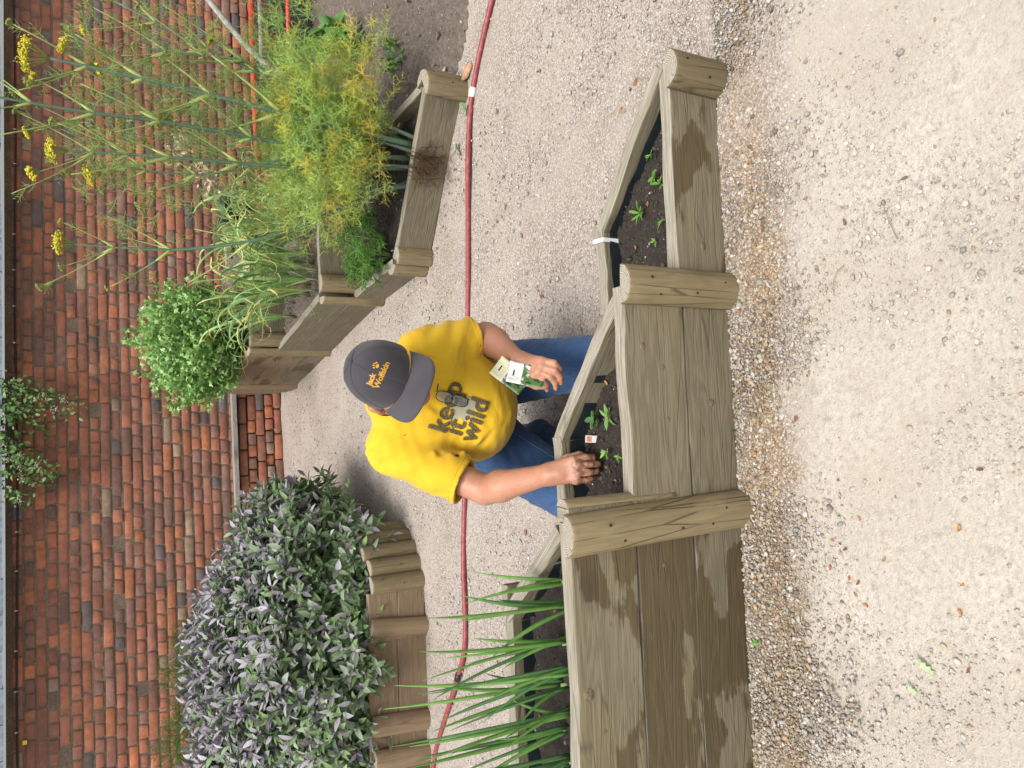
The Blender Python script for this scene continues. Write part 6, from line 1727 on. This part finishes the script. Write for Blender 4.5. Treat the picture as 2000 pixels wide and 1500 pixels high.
# ------------------------------------------------------------------ what he carries
def glasses():
    n = norm(sm((-0.05, -0.86, 0.5)))
    def hit(x, z_, up_=0.25):
        o = sm((x, 2.2, z_)); h = shirt_tree.ray_cast(Vector(o + n * 0.4), Vector(-n), 0.8)
        return np.array(h[0])
    c0 = hit(*GL[0]); c1 = hit(*GL[1]); mid = (c0 + c1) / 2
    root = empty('eyeglasses', mid); tag(root, 'thin black-framed glasses hanging from the shirt neck', 'glasses')
    ax = norm(c1 - c0); nn = n - ax * (n @ ax); nn = norm(nn); side = np.cross(nn, ax)
    def lens(c):
        P = []; 
        for t_ in np.linspace(0, 2 * math.pi, 33):
            ct, st = math.cos(t_), math.sin(t_); x = 0.026 * np.sign(ct) * abs(ct) ** 0.75; y = 0.0165 * np.sign(st) * abs(st) ** 0.75
            P.append(c + ax * x + side * y + nn * 0.012)
        return np.array(P) - mid
    for c in (c0, c1):
        P = lens(c); tube_obj('rim', P, 0.0014, M['black_frame'], root, 6)
        V = np.concatenate([P[:-1], P[:-1] + nn * 0.0012]); k = len(P) - 1
        link('lens', py_mesh('lens', V, [tuple(range(k, 2 * k)), tuple(reversed(range(k)))] + [(i, (i + 1) % k, k + (i + 1) % k, k + i) for i in range(k)], M['lens_glass'], False), root)
    tube_obj('bridge', [c0 - mid + ax * 0.026 + nn * 0.0125, nn * 0.016 + side * 0.006, c1 - mid - ax * 0.026 + nn * 0.0125], 0.0016, M['black_frame'], root, 6)
    e0 = c0 - ax * 0.027 + side * 0.010; e1 = c1 + ax * 0.027 + side * 0.010
    tube_obj('temple_arm', smooth_path([e0 - mid + nn * 0.012, e0 - mid + side * 0.05 + nn * 0.004 - ax * 0.004, e0 - mid + side * 0.10 - nn * 0.012], 12), 0.0018, M['black_frame'], root, 6)
    tube_obj('temple_arm', smooth_path([e1 - mid + nn * 0.012, e1 - mid - ax * 0.03 + nn * 0.006 + side * 0.006, e1 - mid - ax * 0.085 + nn * 0.004 + side * 0.006], 12), 0.0018, M['black_frame'], root, 6)
GL = ((-0.036, 0.625), (-0.048, 0.572))
glasses()
def packets():
    def mat(name, top, pic1, pic2):
        t = NT(name); co = t.coords('Object'); x, y, z = t.sep(co)
        n1 = t.noise(co, 60, 3); n2 = t.noise(co, 35, 2)
        pic = t.ramp(n1, [(0.38, (0.015, 0.035, 0.012)), (0.46, pic1), (0.53, (0.05, 0.11, 0.03)), (0.57, pic2), (0.64, (0.6, 0.5, 0.62))])
        c = t.mix(t.math('GREATER_THAN', y, 0.012), pic, top)
        # faint printed lines of type
        ln = t.math('MULTIPLY', t.math('GREATER_THAN', t.math('SINE', t.math('MULTIPLY', y, 1300)), 0.45), t.math('GREATER_THAN', t.noise(t.coords('Object', (300, 40, 1)), 1.0, 1), 0.47))
        m = t.math('MULTIPLY', ln, t.math('MULTIPLY', t.math('GREATER_THAN', y, 0.018), t.math('LESS_THAN', t.math('ABSOLUTE', x), 0.026)))
        c = t.mix(t.math('MULTIPLY', m, 0.55), c, (0.12, 0.12, 0.10))
        M[name] = t.fin(c, 0.45)
    mat('packet_print_cream', (0.72, 0.70, 0.45), (0.09, 0.20, 0.05), (0.30, 0.12, 0.36)); mat('packet_print_white', (0.76, 0.77, 0.74), (0.08, 0.19, 0.04), (0.13, 0.27, 0.07))
    def packet(c, ex, ey, label, m, w=0.033, h=0.056, bend=0.010):
        ex = norm(sm(ex)); ey = norm(sm(ey) - ex * (sm(ey) @ ex)); n = np.cross(ex, ey)
        V = []; nx, ny = 8, 12
        for sgn in (1, -1):
            for j in range(ny + 1):
                for i in range(nx + 1):
                    u = -1 + 2 * i / nx; v = -1 + 2 * j / ny
                    th = 0.0032 * max(0, 1 - u ** 4) * max(0, 1 - v ** 4) + 0.0003
                    V.append((u * w, v * h, sgn * th + bend * (u * u - 0.4) + 0.006 * v * v))
        k = (nx + 1) * (ny + 1); Fc = []
        for j in range(ny):
            for i in range(nx):
                a = j * (nx + 1) + i; Fc += [(a, a + 1, a + nx + 2, a + nx + 1), (k + a, k + a + nx + 1, k + a + nx + 2, k + a + 1)]
        edge = [i for i in range(nx + 1)] + [(nx + 1) * j + nx for j in range(1, ny + 1)] + [ny * (nx + 1) + i for i in range(nx - 1, -1, -1)] + [(nx + 1) * j for j in range(ny - 1, 0, -1)]
        for i in range(len(edge)): a, b = edge[i], edge[(i + 1) % len(edge)]; Fc.append((a, k + a, k + b, b))
        root = empty('seed_packet', (0, 0, 0)); root.matrix_world = Matrix(((ex[0], ey[0], n[0], c[0]), (ex[1], ey[1], n[1], c[1]), (ex[2], ey[2], n[2], c[2]), (0, 0, 0, 1)))
        tag(root, label, 'packet')
        link('packet_body', py_mesh('packet_body', V, Fc, M[m], True), root)
        # hanging slot and crest printed at the top
        zt = 0.0042 + 0.006 * 0.5 - bend * 0.4
        slot = [(-0.009, 0.036), (0.009, 0.036), (0.009, 0.040), (-0.009, 0.040)]
        link('hang_slot', py_mesh('hang_slot', [(x, y, zt) for x, y in slot], [(0, 1, 2, 3)], M['black_plastic']), root)
        ci = [(0.019 + 0.0045 * math.cos(t_), 0.047 + 0.0045 * math.sin(t_), zt + 0.001) for t_ in np.arange(12) * math.pi / 6]
        link('printed_badge', py_mesh('printed_badge', ci, [tuple(range(12))], M['gold_print']), root)
    for a in PK: packet(*a)
PK = [((0.026, 2.040, 0.478), (0.75, -0.30, -0.50), (0.60, 0.42, 0.66), 'cream seed packet held upright in the left hand, nearest his belly', 'packet_print_cream'),
      ((0.026, 2.000, 0.446), (0.92, 0.10, -0.30), (0.22, 0.52, 0.74), 'white seed packet with green picture, gripped in front of the cream one', 'packet_print_white')]
packets()

# ------------------------------------------------------------------ small things lying about
def small_things():
    g = rng(181)
    # plant label pushed into the compost
    t = NT('tag_print'); co = t.coords('Object'); x, y, z = t.sep(co); n1 = t.noise(co, 160, 2)
    c = t.mix(t.math('MULTIPLY', t.math('LESS_THAN', t.math('ABSOLUTE', x), 0.0115), t.math('LESS_THAN', t.math('ABSOLUTE', t.math('SUBTRACT', z, 0.020)), 0.010)), (0.50, 0.48, 0.44), t.ramp(n1, [(0.4, (0.34, 0.05, 0.03)), (0.6, (0.42, 0.2, 0.1))]))
    M['tag_print'] = t.fin(c, 0.4)
    V = [(-.0145, 0, -.03), (.0145, 0, -.03), (.0145, 0, .036), (-.0145, 0, .036)]; V += [(a, .0012, b) for a, _, b in V]
    o = link('plant_label', py_mesh('plant_label', V, [(0, 1, 2, 3), (7, 6, 5, 4), (0, 4, 5, 1), (1, 5, 6, 2), (2, 6, 7, 3), (3, 7, 4, 0)], M['tag_print']), None, (-0.165, 1.83, 0.318), (-0.75, 0.15, 0.1)); o.scale = (0.72, 0.8, 0.72)
    tag(o, 'small red and white plant label stuck in the compost', 'label')
    V = [(-.002, 0, 0), (.002, 0, 0), (.002, 0, .055), (-.002, 0, .055)]; V += [(a, .0015, b) for a, _, b in V]
    tag(link('white_marker', py_mesh('white_marker', V, [(0, 1, 2, 3), (7, 6, 5, 4), (0, 4, 5, 1), (1, 5, 6, 2), (2, 6, 7, 3), (3, 7, 4, 0)], M['white_plastic']), None, (0.72, 3.80, 0.13), (0.2, -0.3, 0)), 'thin white marker stick at the corner of the far low bed', 'marker')
    # broken terracotta by the hose
    M['terracotta'] = plain('terracotta', (0.42, 0.25, 0.16), 0.85, 0.25, 40, 0.4)
    me = fast_mesh('shard', ICO_V * np.array([0.055, 0.03, 0.013]) * (1 + g.uniform(-.25, .25, (12, 1))), ICO_F, M['terracotta'])
    tag(link('terracotta_shard', me, None, (1.475, 3.22, 0.012), (0.1, 0.2, -0.6)), 'pinkish broken terracotta shard between the log post and the hose', 'shard')
    for (x, y, r, c, lab) in ((-0.585, 0.985, 0.0115, (0.40, 0.36, 0.22), 'flat tan pebble standing out on the pale foreground'), (0.33, 1.415, 0.008, (0.30, 0.32, 0.33), 'blue-grey pebble in the gravel below the low bed'), (0.985, 2.03, 0.012, (0.05, 0.05, 0.055), 'black stone on the path behind the low bed')):
        m_ = plain('pebble_%d' % int(r * 1e4), c, 0.8, 0.2, 90)
        V = ICO_V * (1 + g.uniform(-.1, .1, (12, 1))) * np.array([r, r * 0.65, r * 0.4])
        o = link('pebble', fast_mesh('pebble', V, ICO_F, m_, True), None, (x, y, r * 0.3), (0, 0, g.uniform(0, 3))); tag(o, lab, 'pebble')
        sub = o.modifiers.new('round', 'SUBSURF'); sub.levels = 2; sub.render_levels = 2
    # fallen leaves
    M['dead_leaf'] = None
    leaf_material('dead_leaf', 0.8, 0.15)
    def curl_leaf(L, W, curl, seed):
        gg = rng(seed); n = 9; V = []
        for i in range(n):
            x = i / (n - 1); w = W * math.sin(math.pi * min(0.97, x * 0.93 + 0.05)) ** 0.7 * (1 + 0.25 * gg.uniform(-1, 1)); an = curl * (x - 0.5)
            X = L * math.sin(an) / max(curl, 1e-3); Z = L * (1 - math.cos(an)) / max(curl, 1e-3)
            V += [(X, -w, Z + w * 0.5 + gg.uniform(0, .15) * W), (X, 0, Z), (X, w, Z + w * 0.55 + gg.uniform(0, .15) * W)]
        Fc = []
        for i in range(n - 1):
            a = 3 * i; b = a + 3; Fc += [(a, a + 1, b + 1), (a, b + 1, b), (a + 1, a + 2, b + 2), (a + 1, b + 2, b + 1)]
        return np.array(V), np.array(Fc)
    def dead(x, y, L, col, lab, group=None, curl=1.6, z=0.004, W=None):
        V, Fc = curl_leaf(L, W or L * 0.22, curl, int(g.integers(1e6)))
        o = link('dead_leaf', fast_mesh('dead_leaf', V, Fc, M['dead_leaf'], True, np.broadcast_to(np.array(col), (len(V), 3))), None, (x, y, z), (g.uniform(-.2, .2), g.uniform(-.2, .2), g.uniform(0, 6.28))); tag(o, lab, 'leaf', group)
    br = [(0.33, 0.13, 0.045), (0.24, 0.09, 0.04), (0.42, 0.20, 0.07), (0.16, 0.08, 0.05)]
    dead(0.705, 1.585, 0.06, (0.34, 0.10, 0.045), 'rust-red leaf against the foot of the low front board', curl=0.7, W=0.013)
    dead(0.655, 1.56, 0.045, (0.45, 0.30, 0.17), 'tan leaf beside the rust-red one at the foot of the board', curl=0.7)
    dead(0.93, 1.72, 0.05, (0.45, 0.22, 0.09), 'orange-tan leaf behind the end post of the low bed', curl=0.6, W=0.013)
    front = [(-0.405, 1.24), (-0.415, 1.225), (-0.40, 1.262), (-0.47, 1.27), (-0.485, 1.215), (-0.49, 1.19), (-0.54, 1.17), (-0.42, 1.12), (-0.44, 0.94), (-0.50, 0.945), (-0.145, 1.235), (-0.235, 1.13), (-0.62, 0.93), (-0.32, 0.945), (-0.19, 0.90)]
    for x, y in front: dead(x, y, g.uniform(0.010, 0.02), br[g.integers(4)], 'tiny curled brown leaf scrap on the pale foreground', 'leaf scraps on the pale foreground', 2.2)
    dead(-0.335, 1.185, 0.017, (0.50, 0.24, 0.07), 'brightest orange curled leaf scrap on the pale foreground', None, 3.0)
    dead(0.385, 1.215, 0.020, (0.20, 0.11, 0.09), 'dark brown folded leaf on the pale ground below the low bed', None, 1.0)
    dead(0.455, 1.06, 0.018, (0.17, 0.12, 0.11), 'grey-brown leaf fragment on the bright ground', None, 0.6)
    band = [(-0.55, 1.50), (-0.62, 1.51), (-0.47, 1.53), (-0.2, 1.50), (-0.02, 1.53), (0.10, 1.40), (0.05, 1.45), (-0.1, 1.36), (0.2, 1.55), (0.6, 1.50), (0.48, 1.46)]
    for x, y in band: dead(x, y, g.uniform(0.012, 0.024), br[g.integers(4)], 'small brown leaf caught in the gravel along the planter foot', 'leaves caught in the gravel band', 1.8, 0.014)
    path = [(1.0, 2.0), (0.93, 2.08), (0.62, 2.75), (1.25, 2.6), (0.1, 2.5), (0.35, 2.6), (-0.5, 2.6), (-0.62, 2.75), (-0.75, 2.35), (0.75, 2.35), (0.9, 2.9), (-0.9, 2.9), (0.45, 2.15), (1.2, 2.95), (1.5, 2.4), (0.2, 3.0), (1.05, 3.38), (0.95, 3.45), (0.85, 3.5), (0.7, 3.6), (0.55, 3.75), (0.5, 4.0)]
    for x, y in path: dead(x, y, g.uniform(0.014, 0.032), br[g.integers(4)], 'small dry brown leaf on the gravel path', 'dry leaves on the path', 1.5)
    soil = [(0.34, 1.78, .152), (0.41, 1.83, .152), (0.53, 1.77, .152), (0.72, 1.70, .152), (0.10, 1.69, .335), (0.0, 1.75, .33), (-0.05, 1.83, .33), (-0.60, 1.70, .545), (-0.56, 1.62, .545)]
    for x, y, z in soil: dead(x, y, g.uniform(0.014, 0.028), br[g.integers(4)], 'bit of brown leaf lying on the dark compost', 'leaf bits on the compost', 1.2, z)
    # two green lobed leaves
    def oak(x, y, L, rz, lab):
        n = 19; V = []
        for i in range(n):
            u = i / (n - 1); w = L * 0.19 * math.sin(math.pi * min(0.98, u * 0.9 + 0.08)) * (0.62 + 0.38 * math.cos(u * 5 * 2 * math.pi)); z = 0.004 * math.sin(u * 6)
            V += [(u * L, -w, z + 0.002), (u * L, 0, z), (u * L, w, z + 0.002)]
        Fc = []
        for i in range(n - 1):
            a = 3 * i; b = a + 3; Fc += [(a, a + 1, b + 1), (a, b + 1, b), (a + 1, a + 2, b + 2), (a + 1, b + 2, b + 1)]
        o = link('oak_leaf', fast_mesh('oak_leaf', np.array(V), np.array(Fc), M['leaf'], True, np.broadcast_to((0.42, 0.55, 0.30), (len(V), 3))), None, (x, y, 0.006), (0, 0, rz)); tag(o, lab, 'leaf')
    oak(-0.625, 1.045, 0.055, -2.2, 'longer pale green lobed leaf on the foreground ground'); oak(-0.69, 1.07, 0.035, -2.3, 'shorter pale green lobed leaf near the picture edge')
    bord = [(1.6, 3.6), (1.75, 3.5), (1.9, 3.3), (2.0, 3.6), (1.7, 3.9), (1.85, 3.75), (2.1, 3.9), (1.65, 4.1), (1.55, 3.42), (2.2, 4.2), (1.62, 3.75), (1.8, 3.45), (2.05, 3.4), (1.58, 3.9)]
    for x, y in bord: dead(x, y, g.uniform(0.025, 0.055), [(0.30, 0.16, 0.08), (0.40, 0.40, 0.28), (0.24, 0.14, 0.09), (0.46, 0.38, 0.26)][g.integers(4)], 'withered leaf on the bare border soil beyond the hose', 'withered leaves on the border soil', 1.2, 0.03)
    # little weeds at the foot of the boards
    seedling((-0.72, 1.495, 0.012), 'small green weed growing in the gravel below the tall boards', 191, 6, 0.018, (0.13, 0.28, 0.05), OVAL, 'weed')
    seedling((-0.14, 1.575, 0.012), 'tiny round-leaved weed under the middle boards', 192, 5, 0.016, (0.16, 0.26, 0.09), OVAL, 'weed')
    seedling((0.22, 1.55, 0.012), 'tiny weed beside the middle log post', 193, 4, 0.012, (0.16, 0.24, 0.09), OVAL, 'weed')
    for k, (x, y, lab) in enumerate(((1.13, 3.33, 'grey-green fallen leaf at the foot of the far planter'), (1.30, 3.24, 'green weed at the foot of the far log post'))): seedling((x, y, 0.008), lab, 195 + k, 5, 0.035, (0.20, 0.28, 0.14), OVAL, 'weed', 0.2)
    # dry stalks and twigs on the gravel
    M['straw'] = plain('straw', (0.30, 0.22, 0.13), 0.8)
    tw = [((-0.34, 1.47), (-0.40, 1.42)), ((-0.45, 1.51), (-0.53, 1.53)), ((-0.66, 1.40), (-0.77, 1.33)), ((-0.58, 1.53), (-0.70, 1.535)), ((0.05, 1.50), (0.16, 1.47)), ((0.32, 1.08), (0.40, 1.11)), ((0.28, 1.22), (0.21, 1.25)), ((-0.42, 1.52), (-0.33, 1.545)), ((0.02, 1.555), (-0.03, 1.48)), ((-0.2, 1.54), (-0.28, 1.56))]
    for (a, b) in tw:
        a = np.array([*a, 0.012 if a[1] > 1.38 else 0.003]); b = np.array([*b, 0.015 if b[1] > 1.38 else 0.003]); m = (a + b) / 2 + np.array([g.normal(0, .01), g.normal(0, .01), 0.006])
        o = tube_obj('dry_stalk', bez(a, m, b, 6), np.linspace(0.0012, 0.0006, 6), M['straw'], None, 5); tag(o, 'thin dry stalk lying on the gravel in front of the planter', 'stalk', 'dry stalks on the gravel')
small_things()
